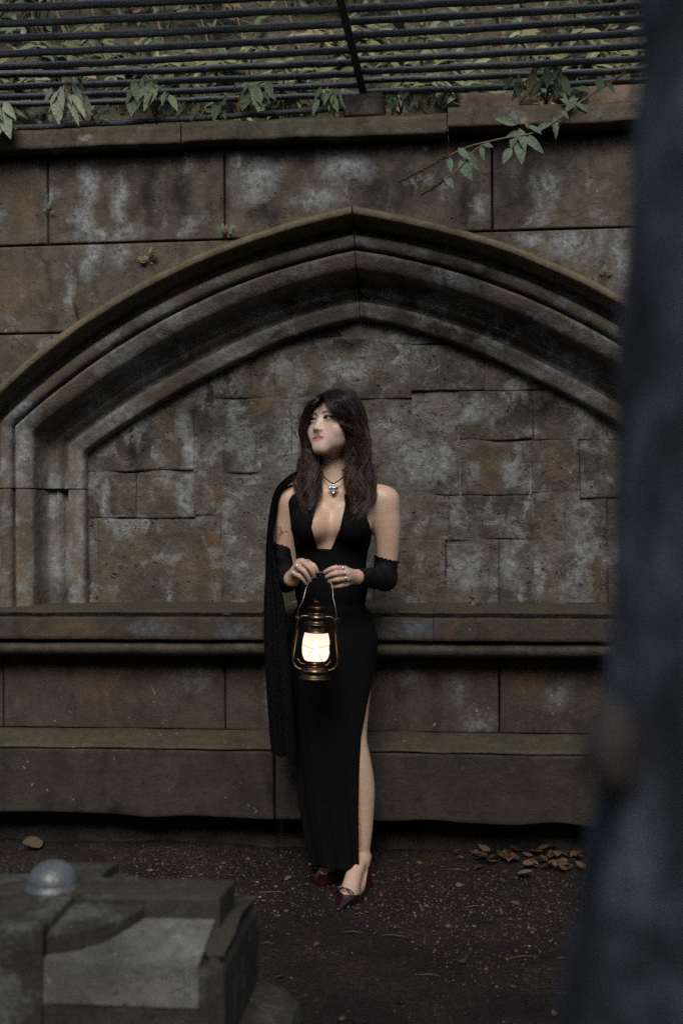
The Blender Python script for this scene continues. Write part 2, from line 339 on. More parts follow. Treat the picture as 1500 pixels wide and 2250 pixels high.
def slab(name, x0, x1, zlo, zhi, yf, yb, mat, nx=26, nz=14, bev=.006, amp=.004, freq=5., seed=0., jit=0., parent=True):
    """a stone block: bevelled, uneven front face at yf, sides running back to yb; zlo/zhi may be functions of x"""
    fl = zlo if callable(zlo) else (lambda x: np.full_like(x, zlo)); fh = zhi if callable(zhi) else (lambda x: np.full_like(x, zhi))
    w = x1-x0; u = np.unique(np.concatenate([[0, bev*.35/w, bev/w], np.linspace(2.2*bev/w, 1-2.2*bev/w, nx), [1-bev/w, 1-bev*.35/w, 1]]))
    hh = max(float(np.max(fh(x0+u*w)-fl(x0+u*w))), .02); v = np.unique(np.concatenate([[0, bev*.35/hh, bev/hh], np.linspace(2.2*bev/hh, 1-2.2*bev/hh, nz), [1-bev/hh, 1-bev*.35/hh, 1]]))
    Ug, Vg = np.meshgrid(u, v, indexing='ij'); X = x0+Ug*w; lo = fl(X); hi = np.maximum(fh(X), lo+1e-4); Z = lo+Vg*(hi-lo)
    if jit:
        q = np.stack([X*9, Z*9, X*0+seed], -1); X = X+jit*vnoise(q)*np.minimum(1, 1); Z = Z+jit*vnoise(q+40)
    ex = np.minimum(Ug*w, (1-Ug)*w); ez = np.minimum(Vg*(hi-lo), (1-Vg)*(hi-lo)); e = np.clip(np.minimum(ex, ez)/bev, 0, 1)
    p = np.stack([X*freq, Z*freq, X*0+seed*7.7], -1)
    Y = yf+bev*(1-np.sqrt(np.clip(1-(1-e)**2, 0, 1)))+amp*fbm(p, 4)*2*np.minimum(1, e+.2)
    m, n_ = X.shape; front = np.stack([X, Y, Z], -1)
    I = np.arange(m*n_).reshape(m, n_)
    Q = np.stack([I[:-1, :-1], I[1:, :-1], I[1:, 1:], I[:-1, 1:]], -1).reshape(-1, 4)
    per = np.concatenate([I[:, 0], I[-1, 1:], I[-2::-1, -1], I[0, -2:0:-1]]); nb = len(per)
    back = front.reshape(-1, 3)[per].copy(); back[:, 1] = yb; b = m*n_+np.arange(nb)
    S = np.stack([per, np.roll(per, -1), np.roll(b, -1), b], -1)[:, ::-1]
    o = mesh_np(name, np.concatenate([front.reshape(-1, 3), back]), np.concatenate([Q, S]), mat, None, True)
    return wchild(o) if parent else o

# --- measured arch curves (half width -> height), symmetric about XA
def half(L, deg):
    a = np.array(L); dx = np.abs(a[:, 0]-XA); return np.polyfit(dx, a[:, 1], deg)
E0 = half([(-1.286, 1.749), (-1.074, 1.93), (-.909, 2.036), (-.685, 2.156), (-.506, 2.235), (-.313, 2.294), (.022, 2.37), (.251, 2.317), (.454, 2.249), (.695, 2.153), (.979, 2.013), (-1.42, 1.63)], 4)
E2 = half([(-1.217, 1.578), (-.985, 1.742), (-.807, 1.847), (-.629, 1.964), (-.452, 2.037), (-.278, 2.102), (-.036, 2.155), (.014, 2.165), (.244, 2.117), (.454, 2.045), (.682, 1.95), (.949, 1.816)], 4)
E3 = half([(-1.065, 1.505), (-.847, 1.641), (-.755, 1.712), (-.573, 1.816), (-.392, 1.897), (-.212, 1.959), (-.035, 2.000), (.019, 2.010), (.237, 1.947), (.454, 1.857), (.711, 1.731), (.965, 1.618)], 4)
HX = (1.42, 1.228, 1.078)                           # half widths of the jamb edges
LEDGE = .925
def hood_z(x): return np.polyval(E0, np.clip(np.abs(x-XA), 0, 1.42))
def curve(k, t):
    """t<0 runs down the jamb (-1 = ledge), 0..1 from the springing to the apex; half width and height"""
    E = (E0, E2, E3)[k]; zc = np.polyval(E, HX[k]); t = np.asarray(t, float)
    dx = np.where(t < 0, HX[k], HX[k]*(1-np.clip(t, 0, 1))); zj_ = np.where(t < -.5, LEDGE+(1.372-LEDGE)*(t+1)*2, 1.372+(zc-1.372)*(t+.5)*2); z = np.where(t < 0, zj_, np.polyval(E, dx)); return dx, z
def wpath(w, t):
    k = 0 if w < 1 else 1; f = w-k
    a = curve(k, t); b = curve(k+1 if k < 2 else 2, t) if f else a
    if w > 2: b = a = curve(2, t); f = 0
    return a[0]*(1-f)+b[0]*f, a[1]*(1-f)+b[1]*f
def sweep(name, prof, t0, t1, n, side, mat, amp=.003, seed=0., close=False):
    ta = np.linspace(t0, t1, n)
    if t0 < 0 < t1: ta = np.unique(np.concatenate([np.linspace(t0, 0, 8), np.linspace(0, t1, n)]))
    A = []
    for (w, y) in prof:
        dx, z = wpath(w, ta); A.append(np.stack([XA+side*dx, np.full_like(dx, y), z], -1))
    A = np.array(A)
    q = A*7+seed; d = fbm(q, 4); A[..., 1] += amp*1.6*d; A[..., 2] += amp*fbm(q+31, 3)*(A[..., 2] > LEDGE+.02)
    if side < 0: A = A[:, ::-1]
    mb = MB().grid(A)
    for e in (0, -1):                                # close the end of the stone at its joint
        ring = A[:, e]; cen = ring.mean(0)+np.array([0, .03, 0]); k = len(ring)
        mb.add(np.concatenate([ring, [cen]]), None, [(i, i+1, k) for i in range(k-1)])
    return wchild(mb.build(name, mat))
def dense(prof, m=3):
    out = []
    for a, b in zip(prof[:-1], prof[1:]):
        for i in range(m): out.append((a[0]+(b[0]-a[0])*i/m, a[1]+(b[1]-a[1])*i/m))
    return out+[prof[-1]]
def arc(c, r0, a0, a1, n):
    return [(c[0]+r0[0]*math.cos(R(a0+(a1-a0)*i/n)), c[1]+r0[1]*math.sin(R(a0+(a1-a0)*i/n))) for i in range(n+1)]
hoodp = [(-.03, .02), (-.02, -.012), (.0, -.024), (.02, -.052), (.045, -.062), (.15, -.062), (.175, -.056), (.19, -.04), (.20, -.012), (.25, -.004), (.28, .03)]
archp = [(.20, .03), (.235, .046), (.27, .056), (.34, .058), (.40, .050)]+arc((.43, .038), (.055, .02), 180, 0, 5)[0:0]+[(.425, .030), (.44, .022), (.50, .019), (.58, .024), (.64, .034), (.655, .058), (.675, .064), (.69, .050), (.71, .044), (.80, .052), (.90, .064), (.95, .072), (.985, .080), (1.0, .10)] \
    + [(1.012, .13), (1.03, .158), (1.06, .178), (1.12, .196), (1.20, .200), (1.27, .203), (1.30, .206), (1.31, .199), (1.33, .197), (1.40, .207), (1.44, .216), (1.50, .232), (1.56, .234), (1.59, .226), (1.60, .210), (1.615, .202), (1.63, .200), (1.84, .214), (1.93, .220), (1.97, .226), (2.0, .24), (2.001, .262), (2.001, .34)]
zj = .0
tj = -.5
for side in (-1, 1):
    sweep('hood_mould', dense(hoodp, 2), -1.0, .998, 64, side, m_hood, .004, side*3.)
    sweep('arch_stone', dense(archp, 2), tj+.004, .9985, 84, side, m_arch, .003, side*5.)
    sweep('jamb_stone', dense(archp, 2), -.998, tj-.004, 20, side, m_arch, .004, side*9.+2)

# --- ashlar round the arch: three courses, cut along the hood
c0, c1, c2 = 2.603, 2.2725, 1.945
def ash(x0, x1, z0, z1, sd):
    g = .0032
    lo = lambda x: np.maximum(z0+g, hood_z(x)-.015)
    # trim where the hood rises above the course
    xs = np.linspace(x0, x1, 400); ok = hood_z(xs)-.015 < z1-.02
    if not ok.any(): return
    runs = np.split(np.where(ok)[0], np.where(np.diff(np.where(ok)[0]) > 1)[0]+1)
    for r in runs:
        if len(r) > 8: slab('ashlar_block', xs[r[0]]+g, xs[r[-1]]-g, lo, z1-g, .0, .12, m_ash, 40, 22, .005, .0028, 4., sd)
tops = [-3.1, -2.4, -1.76, -1.118, -.453, .515, 1.22, 1.95, 2.7, 3.3]
for i in range(len(tops)-1): ash(tops[i], tops[i+1], c1, c0, i+.3)
for i, (a, b) in enumerate([(-3.1, -2.1), (-2.1, XA), (XA, 1.5), (1.5, 2.5), (2.5, 3.3)]): ash(a, b, c2, c1, 20+i)
for i, (a, b) in enumerate([(-3.1, -2.5), (-2.5, -1.7), (-1.7, -1.0), (1.05, 1.8), (1.8, 2.6), (2.6, 3.3)]): ash(a, b, 1.62, c2, 30+i)
for k, (z0, z1) in enumerate([(1.28, 1.62), (LEDGE+.002, 1.28)]):
    for i, (a, b) in enumerate([(-3.1, -2.3+.3*k), (-2.3+.3*k, -XA-1.36), (1.44, 2.2+.2*k), (2.2+.2*k, 3.3)]):
        slab('ashlar_block', a+.003, b-.003, z0+.003, z1-.003, .0, .12, m_ash, 26, 16, .005, .003, 4., 50+i+k*9)

# --- coping stones on top
def prism(name, x0, x1, prof, mat, n=40, amp=.003, seed=0., freq=6., parent=True):
    """a long stone of constant (y,z) section, edges worn; closed ends"""
    pr = np.array(prof, float); k = len(pr)
    D = []
    for a, b in zip(pr, np.roll(pr, -1, 0)):
        L = np.linalg.norm(b-a); m = max(2, int(L/.03))
        e = min(.005, L*.25)/L
        for f in ([.5] if L < .02 else [e]+list(np.linspace(.2, .8, m))+[1-e]): D.append(a+(b-a)*f)
    D = np.array(D); xs = np.linspace(x0, x1, n)
    A = np.zeros((n, len(D), 3)); A[..., 0] = xs[:, None]; A[..., 1] = D[None, :, 0]; A[..., 2] = D[None, :, 1]
    q = A*np.array([freq, freq*.35, freq*.35])+seed; A[..., 1] += amp*2*fbm(q, 4); A[..., 2] += amp*2*fbm(q+13, 4)
    mb = MB().grid(A, wrap=True)
    for e in (0, -1):
        ring = A[e]; kk = len(ring); mb.add(np.concatenate([ring, [ring.mean(0)]]), None, [(i, (i+1) % kk, kk) if e else ((i+1) % kk, i, kk) for i in range(kk)])
    o = mb.build(name, mat); return wchild(o) if parent else o
m_cope = stone('coping_stone', (.062, .052, .032), (.088, .071, .042), lichen=spx([(110, 318, 14, 12), (195, 308, 20, 8), (1150, 270, 30, 20)], -.07), lich_amt=.3, streak=.6, moss=.7, val=.22)
for i, (a, b, dy, dz) in enumerate([(-3.1, -1.9, 0, 0), (-1.9, -.597, -.004, .0), (-.594, .357, .006, .002), (.361, 1.9, -.012, .012), (1.9, 3.3, 0, 0)]):
    prism('coping_stone', a, b, [(-.075+dy, 2.606+dz), (.34, 2.606+dz), (.34, 2.69+dz), (-.06+dy, 2.682+dz), (-.075+dy, 2.672+dz)], m_cope, 60, .004, i*5.)

# --- rubble infill of the arch
RUB = [(222, 1142, 486, 1324), (492, 1176, 600, 1324), (492, 1142, 600, 1172), (604, 1146, 700, 1324), (704, 1150, 820, 1324), (824, 1188, 975, 1324), (983, 1194, 1092, 1324), (1098, 1188, 1170, 1324), (1174, 1084, 1237, 1324), (1241, 1098, 1330, 1324), (1336, 1098, 1480, 1324),
    (196, 1042, 300, 1135), (305, 1042, 428, 1136), (433, 1046, 507, 1131), (511, 1046, 640, 1138), (645, 1046, 760, 1142), (765, 1092, 870, 1182), (874, 1092, 982, 1184), (987, 1092, 1056, 1185), (1060, 1092, 1168, 1182),
    (766, 882, 1004, 1086), (1015, 972, 1166, 1086), (1172, 968, 1268, 1078), (1274, 970, 1420, 1092), (1424, 1000, 1500, 1092),
    (180, 900, 425, 1034), (430, 890, 488, 1036), (493, 880, 638, 1038), (643, 880, 760, 1040), (1010, 862, 1166, 966), (1171, 862, 1330, 966), (1335, 862, 1480, 966),
    (330, 770, 470, 884), (475, 770, 600, 874), (605, 760, 730, 874), (735, 745, 900, 876), (905, 760, 1060, 858), (1065, 780, 1250, 858), (520, 680, 690, 765), (695, 670, 830, 740), (835, 670, 1010, 755), (1014, 690, 1180, 775)]
for i, (x0, y0, x1, y1) in enumerate(RUB):
    a = U(x0, y1, .285); b = U(x1, y0, .285); sd = i*3.1
    slab('rubble_stone', a[0]-.004, b[0]+.004, max(a[2], LEDGE-.01)-.004, b[2]+.004, .2700+.0035*math.sin(i*7.3), .32, m_rub, 34, 26, .0045, .0060, 9., sd, .0045)
A = np.stack(np.meshgrid(np.linspace(-1.3, 1.4, 120), np.linspace(.9, 2.2, 60), indexing='ij'), -1)
Y = .2765+.009*fbm(np.stack([A[..., 0]*9, A[..., 1]*9, A[..., 0]*0], -1), 4)*2
wchild(MB().grid(np.stack([A[..., 0], Y, A[..., 1]], -1)[::-1]).build('mortar_bed', m_mortar))
core = MB(); core.box((-3.1, .10, 1.62), (-1.40, 1.2, 2.6)); core.box((1.44, .10, 1.62), (3.3, 1.2, 2.6)); core.box((-3.1, .10, 0), (-1.30, 1.2, 1.62)); core.box((1.34, .10, 0), (3.3, 1.2, 1.62))
core.box((-1.5, .345, 0), (1.5, 1.2, 2.6)); core.box((-1.33, .12, 2.2), (1.36, .35, 2.6))
wchild(core.build('wall_core', m_mortar, None, False))

# --- ledge, roll moulding, dado, string course, plinth, footing
for i, (a, b) in enumerate([(-3.1, -1.62), (-1.618, -.30), (-.298, .30), (.302, 1.45), (1.452, 3.3)]):
    prism('ledge_slab', a, b, [(-.135, .823), (.36, .823), (.36, .926), (-.10, .928), (-.125, .922), (-.14, .908)], m_ledge, 50, .003, i*4.+1)
for a, b in [(-3.1, -.9), (-.899, .62), (.621, 3.3)]:
    pr = [(-.08-.040*math.sin(q), .7915-.0295*math.cos(q)) for q in np.linspace(0, math.pi, 18)]+[(.1, .821), (.1, .762)]
    prism('roll_moulding', a, b, [(p[0], p[1]) for p in pr], m_ledge, 50, .0018, a)
for i, (a, b) in enumerate([(-3.1, -2.1), (-2.1, -1.3+.0), (-1.3, -.462), (-.462, .528), (.528, 1.5), (1.5, 2.4), (2.4, 3.3)]):
    slab('dado_panel', a+.0025, b-.0025, .484, .766, .0, .12, m_dado, 44, 16, .004, .002, 4., 70+i)
for i, (a, b) in enumerate([(-3.1, -1.75), (-1.748, -.26), (-.257, .98), (.983, 3.3)]):
    prism('string_course', a, b, [(-.126, .4335), (.1, .4335), (.1, .4835), (-.012, .4835), (-.030, .480), (-.118, .446), (-.126, .441)], m_ledge, 60, .003, i*3.)
for i, (a, b) in enumerate([(-3.1, -1.9), (-1.898, -.265), (-.262, 1.12), (1.123, 3.3)]):
    lo = lambda x, i=i: .192+.008*vnoise(np.stack([np.asarray(x)*7, np.asarray(x)*0+i, np.asarray(x)*0], -1))
    slab('plinth_block', a+.002, b-.002, lo, .432, -.12, .1, m_plinth, 70, 12, .008, .0035, 6., 90+i)
s = NT('dark_footing'); nn = s.noise(s.co(), 12, 6, .65)
m_foot = s.done(s.mix(s.step(nn, .35, .65), (.012, .010, .009), (.03, .024, .02)), .95, s.bump(nn, .8, .03))
slab('footing', -3.1, 3.3, -.1, .19, .02, .2, m_foot, 120, 10, .02, .02, 7., 5)

# ================================================================== BANK BEHIND THE RAILINGS
bx = np.linspace(-5, 5, 90); bt = np.linspace(0, 1, 50); XX, TT = np.meshgrid(bx, bt, indexing='ij')
BY = .33+4.2*TT; BZ = 2.60+4.2*TT**.9+.16*fbm(np.stack([XX*1.3, BY*1.3, XX*0], -1), 4)*np.clip(TT*6, 0, 1)
def bank_z(x, y):
    t = (y-.33)/4.2; return 2.60+4.2*max(t, 0)**.9
s = NT('bank_soil'); pos = s.co(); n1 = s.noise(pos, 5, 6, .65); n2 = s.noise(pos, 40, 5, .7)
m_bank = s.done(s.mix(s.step(n2, .4, .65), s.mix(s.step(n1, .4, .6), (.085, .066, .042), (.060, .066, .028)), (.14, .112, .072)), .95, s.bump(s.ma('ADD', n1, n2), .9, .05))
bank = MB().grid(np.stack([XX, BY, BZ], -1)[::-1]).build('bank', m_bank); tag(bank, 'overgrown earth bank rising behind the railings', None, None, 'structure')

# unseen slope added behind the camera to shade the lower wall and ground
hx_ = np.linspace(-14, 14, 60); ht = np.linspace(0, 1, 26); XX, TT = np.meshgrid(hx_, ht, indexing='ij')
HYv = -6.6-2.2*TT; HZ = 5.0*TT**.85*(1+.12*fbm(np.stack([XX*.6, TT*3, XX*0], -1), 3))
shade_slope = MB().grid(np.stack([XX, HYv+.3*fbm(np.stack([XX*.9, TT*5, XX*0+4], -1), 3), HZ], -1)).build('added_shade_slope', NT('added_slope_green').done((.022, .028, .014), .9)); tag(shade_slope, None, None, None, 'structure')
# ================================================================== IRON RAILINGS ON THE COPING
s = NT('flaking_black_iron'); pos = s.co(); n1 = s.noise(pos, 45, 5, .7); n2 = s.noise(pos, 160, 4, .7)
m_iron = s.done(s.mix(s.step(n2, .58, .72), s.mix(s.step(n1, .55, .75), (.055, .063, .071), (.08, .08, .08)), (.24, .265, .28)), s.step(n1, .3, .7, .28, .6), s.bump(s.ma('ADD', n1, s.ma('MULTIPLY', n2, .6)), .9, .006), Metallic=.0, Specular_IOR_Level=.6)
rail = empty('iron_railing', (.07, .06, 2.7), 'black iron railing of thin horizontal bars leaning out above the coping', 'railing')
BL = [225, 209, 187, 161, 143, 115, 80, 48, 12, -24]; BP = [208, 185, 162, 137, 109, 81, 53, 18, -14, -46]
BQ = [203, 177, 157, 132, 109, 78.5, 48, 20, -12, -44]; BE = [172, 147, 124, 94, 66, 33, 5, -25, -60, -92]
def postx(py): return 800-(215-py)*55/215
def bar(a, b, r, seed):
    n = 46; t = np.linspace(0, 1, n)[:, None]; p = a+(b-a)*t; p[:, 2] -= .008*np.sin(t[:, 0]*math.pi)+0*p[:, 2]
    p += .0022*np.stack([vnoise(np.stack([t[:, 0]*22+k*9, t[:, 0]*0+seed, t[:, 0]*0], -1)) for k in range(3)], -1)
    rr = r*(1+.09*vnoise(np.stack([t[:, 0]*60, t[:, 0]*0+seed, t[:, 0]*0+3], -1)))
    return child(MB().tube(p, rr, 9).build('bar', m_iron), rail)
for i in range(10):
    y = .075-.046*i; r = .0118+.0002*i
    a = U(0, BL[i], y); b = U(postx(BP[i]), BP[i], y); bar(a+(a-b)*.55, b, r, i*2.3)
    a = U(postx(BQ[i]), BQ[i], y); b = U(1424, BE[i], y); bar(a, b+(b-a)*.75, r, i*3.1+50)
a = U(20, 277, .03); b = U(762, 238, .03); bar(a+(a-b)*.5, b, .011, 99)
a = U(802, 222, .085); b = U(740, -30, -.40); t = np.linspace(0, 1, 12)[:, None]; c = a+(b-a)*t
mb = MB(); A = []
for p in c:
    w = .0135; A.append([p+np.array(q) for q in ((-w, -.009, 0), (w, -.009, 0), (w, .009, .004), (-w, .009, .004))])
mb.grid(np.array(A), wrap=True); child(mb.build('post', m_iron, None, False), rail)
p = U(800, 247, .02); m_foot2 = stone('post_block', (.030, .026, .022), (.05, .042, .034), lich_amt=.3, val=0)
o = slab('post_base', p[0]-.072, p[0]+.072, p[2]-.03, p[2]+.05, -.03, .16, m_foot2, 8, 6, .008, .004, 12, 3., .006, False); child(o, rail)
mb = MB().box((p[0]-.066, -.02, p[2]+.02), (p[0]+.066, .15, p[2]+.047)); child(mb.build('base_cap', m_foot2, None, False), rail)
# two loose stones behind the coping
m_loose = stone('loose_stone', (.10, .07, .05), (.15, .105, .07), lich_amt=.4, streak=.3, moss=.5, val=.2)
for (x0, y0, x1, y1), lb in (((1008, 205, 1140, 246), 'squared reddish stone lying behind the coping, left of the other one'), ((1285, 180, 1480, 244), 'larger buff stone lying behind the coping beside the tree trunk')):
    a = U(x0, y1, .22); b = U(x1, y0, .22); o = slab('loose_stone', a[0], b[0], 2.68, b[2], .2, .40, m_loose, 14, 8, .012, .01, 9, x0*.1, .01, False)
    tag(o, lb, 'stone')

# ================================================================== PLANTS
def leafmat(name, a, b, back=.25):
    s = NT(name); pos = s.co(); rnd = s.n('ObjectInfo').outputs['Random']; nn = s.noise(pos, 9, 4); at = s.n('VertexColor', layer_name='Col').outputs[0]
    c = s.mix(rnd, a, b); c = s.mix(s.ma('MULTIPLY', s.step(nn, .45, .75), .5), c, tuple(.55*x for x in a)); c = s.mix(1., c, at, 'MULTIPLY')
    return s.done(c, .5, s.bump(nn, .3, .05), Specular_IOR_Level=.35, Subsurface_Weight=.0)
m_leaf = leafmat('leaf_green', (.095, .140, .080), (.15, .19, .10))
m_leaf2 = leafmat('leaf_pale', (.135, .165, .105), (.18, .195, .11))
m_leafb = leafmat('leaf_buddleia', (.075, .110, .070), (.105, .145, .085))
m_stem = NT('stem').done((.13, .085, .042), .7)
m_flower = NT('seed_spike').done((.085, .080, .030), .85)
def leaf_grid(w=.36, droop=.12, n=7):
    x = np.linspace(0, 1, n); hw = w*np.sin(np.pi*np.clip(x, 0, 1)**.75)**.9*.5; hw[0] = .012; hw[-1] = .0
    j = np.array([-1, -.5, 0, .5, 1]); X = np.repeat(x[:, None], 5, 1); Y = hw[:, None]*j[None]
    Z = .10*np.abs(Y)/max(w*.5, 1e-3)*.35-droop*X**2+.012*np.sin(X*17)*np.abs(j)[None]; return np.stack([X, Y, Z], -1)
def leaf_me(name, mat, w, droop, shade=1.):
    mb = MB(); A = leaf_grid(w, droop); mb.grid(A, c=np.array([shade]*3)); o = mb.build(name, mat); me = o.data; bpy.data.objects.remove(o); return me
m_leafy = leafmat('leaf_yellowing', (.17, .13, .06), (.13, .085, .045))
m_leafs = leafmat('leaf_silver_green', (.20, .235, .165), (.26, .28, .19))
LEAFS = {k: [leaf_me('leaf', m, w, d) for w, d in ((.34, .10), (.42, .2), (.30, .28))] for k, m in (('g', m_leaf), ('p', m_leaf2), ('b', m_leafb), ('y', m_leafy), ('s', m_leafs))}
def leaf_mat4(base, tip, wide, nrm):
    x = np.asarray(tip)-np.asarray(base); L = np.linalg.norm(x); x = x/L; z = np.asarray(nrm, float); z = z-x*(z@x); z /= np.linalg.norm(z)+1e-9; y = np.cross(z, x)
    return Matrix(((x[0]*L, y[0]*L*wide, z[0]*L, base[0]), (x[1]*L, y[1]*L*wide, z[1]*L, base[1]), (x[2]*L, y[2]*L*wide, z[2]*L, base[2]), (0, 0, 0, 1)))
def leaf(parent, base, tip, kind='g', wide=1., nrm=None):
    kind = 'y' if random.random() < .13 else kind; o = link('leaf', random.choice(LEAFS[kind])); child(o, parent)
    nrm = np.array([random.uniform(-.5, .5), -1, random.uniform(-.1, .8)]) if nrm is None else nrm
    o.matrix_basis = leaf_mat4(base, tip, wide, nrm); return o
def drape(lab, cx, cy, spread, h, nl, kind, Y, size, group='plants draped over the coping'):
    """a plant rooted behind the coping whose leaves hang out through the bars"""
    root = U(cx, cy+h*.5, .12); pl = empty('leafy_plant', tuple(root), lab, 'plant', group)
    tops = []
    for k in range(3):
        q = U(cx+random.uniform(-.5, .5)*spread, cy-h*random.uniform(.25, .5), Y+random.uniform(-.03, .03)); tops.append(q)
        mid = (root+q)/2+np.array([0, 0, .03]); child(MB().tube(spline([root, mid, q], 10), np.linspace(.004, .0022, 10), 5).build('stem', m_stem), pl)
    for k in range(nl):
        t = random.choice(tops); b = t+np.array([random.uniform(-1, 1)*spread*.00045, random.uniform(-.02, .02), random.uniform(-.02, .03)])
        sx = random.uniform(-1, 1); L = size*random.choice((.45, .6, .8, 1., 1.2))*random.uniform(.85, 1.1)
        leaf(pl, b, b+np.array([sx*L*.55, -L*random.uniform(.1, .35), -L*random.uniform(.55, 1.0)]), kind, random.uniform(.75, 1.1))
drape('pale drooping plant hanging over the coping at the far left', 30, 262, 110, 60, 24, 's', -.12, .115)
drape('drooping leafy plant on the coping, second from the left', 135, 232, 66, 90, 25, 's', -.06, .095)
drape('small ragged plant between two larger drooping ones on the coping', 195, 262, 80, 44, 17, 'g', .0, .06)
drape('drooping plant with a bent top left of the middle of the coping', 345, 225, 90, 100, 30, 'g', -.07, .085)
drape('low thin plant crouched behind the bottom rail of the railing', 440, 255, 130, 50, 25, 'g', .04, .06)
drape('arching plant with narrow leaves halfway between left edge and iron post', 540, 225, 90, 70, 24, 'g', -.06, .085)
drape('narrow leaved plant just left of the iron post base', 695, 228, 90, 50, 20, 'g', -.05, .08)
drape('small spiky plant just right of the iron post base', 880, 226, 70, 40, 19, 'g', .05, .065)
drape('tufted plant in the gap between post base and reddish stone', 965, 222, 60, 36, 25, 'p', .08, .05)
drape('broad leaved plant rooted above the long buddleia branch', 1200, 195, 110, 70, 22, 'b', .0, .085)

# the long branch that hangs over the coping
br = empty('hanging_branch', tuple(U(1404, 137, .05)), 'long leafy branch with seed spikes hanging diagonally over the coping', 'branch')
st = spline([U(1404, 137, .05), U(1345, 178, .0), U(1282, 218, -.06), U(1236, 253, -.11), U(1181, 289, -.15), U(1100, 305, -.18), U(1024, 324, -.2), U(960, 355, -.21)], 40)
child(MB().tube(st, np.linspace(.0055, .0022, 40), 6).build('stem', m_stem), br)
st2 = spline([U(1070, 312, -.185), U(1040, 332, -.2), U(1005, 372, -.21), U(965, 400, -.215)], 20); child(MB().tube(st2, np.linspace(.0028, .0015, 20), 6).build('stem', m_stem), br)
for pts in ([(985, 340), (935, 370), (877, 398)], [(972, 397), (950, 413), (925, 427)]):
    sp = spline([U(x, y, -.213) for x, y in pts], 60); mb = MB()
    for i, q in enumerate(sp):
        r = .0075*(1-.55*i/60)
        for k in range(5):
            d = rng.normal(size=3); d /= np.linalg.norm(d); mb.add(octa*.0032*rng.uniform(.6, 1.3)+q+d*r*rng.uniform(.4, 1), None, ot)
    child(mb.build('seed_spike', m_flower, None, False), br)
BLV = [((1135, 273), (1087, 256)), ((1160, 276), (1190, 289)), ((1132, 288), (1121, 322)), ((1137, 296), (1147, 360)), ((1150, 296), (1194, 331)), ((1122, 325), (1104, 356)), ((1006, 325), (1032, 350)), ((1022, 333), (1053, 373)), ((1055, 320), (1063, 348)), ((1010, 352), (1036, 393)), ((978, 388), (996, 410)), ((985, 345), (991, 378)), ((1215, 258), (1226, 299)), ((1235, 243), (1247, 258)), ((1315, 168), (1319, 204)), ((1178, 284), (1212, 268)), ((1060, 316), (1082, 320)), ((1240, 246), (1270, 212)), ((1262, 226), (1290, 240)), ((1300, 200), (1262, 188)), ((1142, 290), (1112, 300)), ((1165, 285), (1150, 262)), ((1255, 232), (1232, 214)), ((1330, 180), (1352, 200)), ((1140, 282), (1155, 330))]
for (a, b) in BLV:
    y = float(np.interp(a[0], [960, 1100, 1236, 1345], [-.21, -.18, -.11, .0])); leaf(br, U(*a, y), U(*b, y-.02), 'b', 1.15)

# undergrowth behind the bars
def shrub(lab, x, y, h, ns, spread, mat, ls):
    z0 = bank_z(x, y)-.03; pl = empty('undergrowth_plant', (x, y, z0), lab, 'plant', 'undergrowth behind the railing')
    ms, ml = MB(), MB()
    for k in range(ns):
        a = random.uniform(0, 6.28); e = np.array([x+math.cos(a)*spread*random.uniform(.2, 1), y-abs(math.sin(a))*spread*random.uniform(0, .8), z0+h*random.uniform(.6, 1.)])
        p0 = np.array([x, y, z0]); mid = (p0+e)/2+np.array([0, 0, h*.15]); s_ = spline([p0, mid, e, e+np.array([(e[0]-x)*.35, -.04, -h*.16])], 14)
        ms.tube(s_, np.linspace(.0045, .0016, 14), 5)
        for i in range(3, 14):
            for sgn in (-1, 1):
                if random.random() < .25: continue
                d = np.array([sgn*random.uniform(.4, 1), -random.uniform(0, .8), random.uniform(-.9, .15)]); d /= np.linalg.norm(d); L = ls*random.uniform(.6, 1.2)
                M = leaf_mat4(s_[i], s_[i]+d*L, random.uniform(.7, 1.1), (random.uniform(-.4, .4), -.8, random.uniform(.1, 1)))
                A = leaf_grid(.36, .15, 5); V = np.c_[A.reshape(-1, 3), np.ones(len(A)*5)] @ np.array(M).T
                v = random.uniform(.55, 1.2); col = np.array([v*random.uniform(.9, 1.35), v, v*random.uniform(.6, 1)])
                ml.grid(V[:, :3].reshape(A.shape), c=col)
    child(ms.build('stem', m_stem), pl); f = child(ml.build('foliage', mat), pl); f['kind'] = 'stuff'
SH = []
for k in range(15):
    x = -1.75+k*.245+random.uniform(-.06, .06); SH.append((x, random.uniform(.50, .72), random.uniform(.24, .38), 6, .22, .085))
for k in range(13):
    x = -2.2+k*.36+random.uniform(-.1, .1); SH.append((x, random.uniform(.95, 1.25), random.uniform(.35, .55), 9, .34, .10))
for k in range(10):
    x = -2.6+k*.55+random.uniform(-.1, .1); SH.append((x, random.uniform(1.5, 2.1), random.uniform(.45, .7), 11, .5, .12))
for i, a in enumerate(SH):
    m = m_leaf2 if i % 3 == 1 else m_leaf
    shrub('dull green leafy weed growing on the bank behind the railing bars', a[0], a[1], a[2], a[3], a[4], m, a[5])
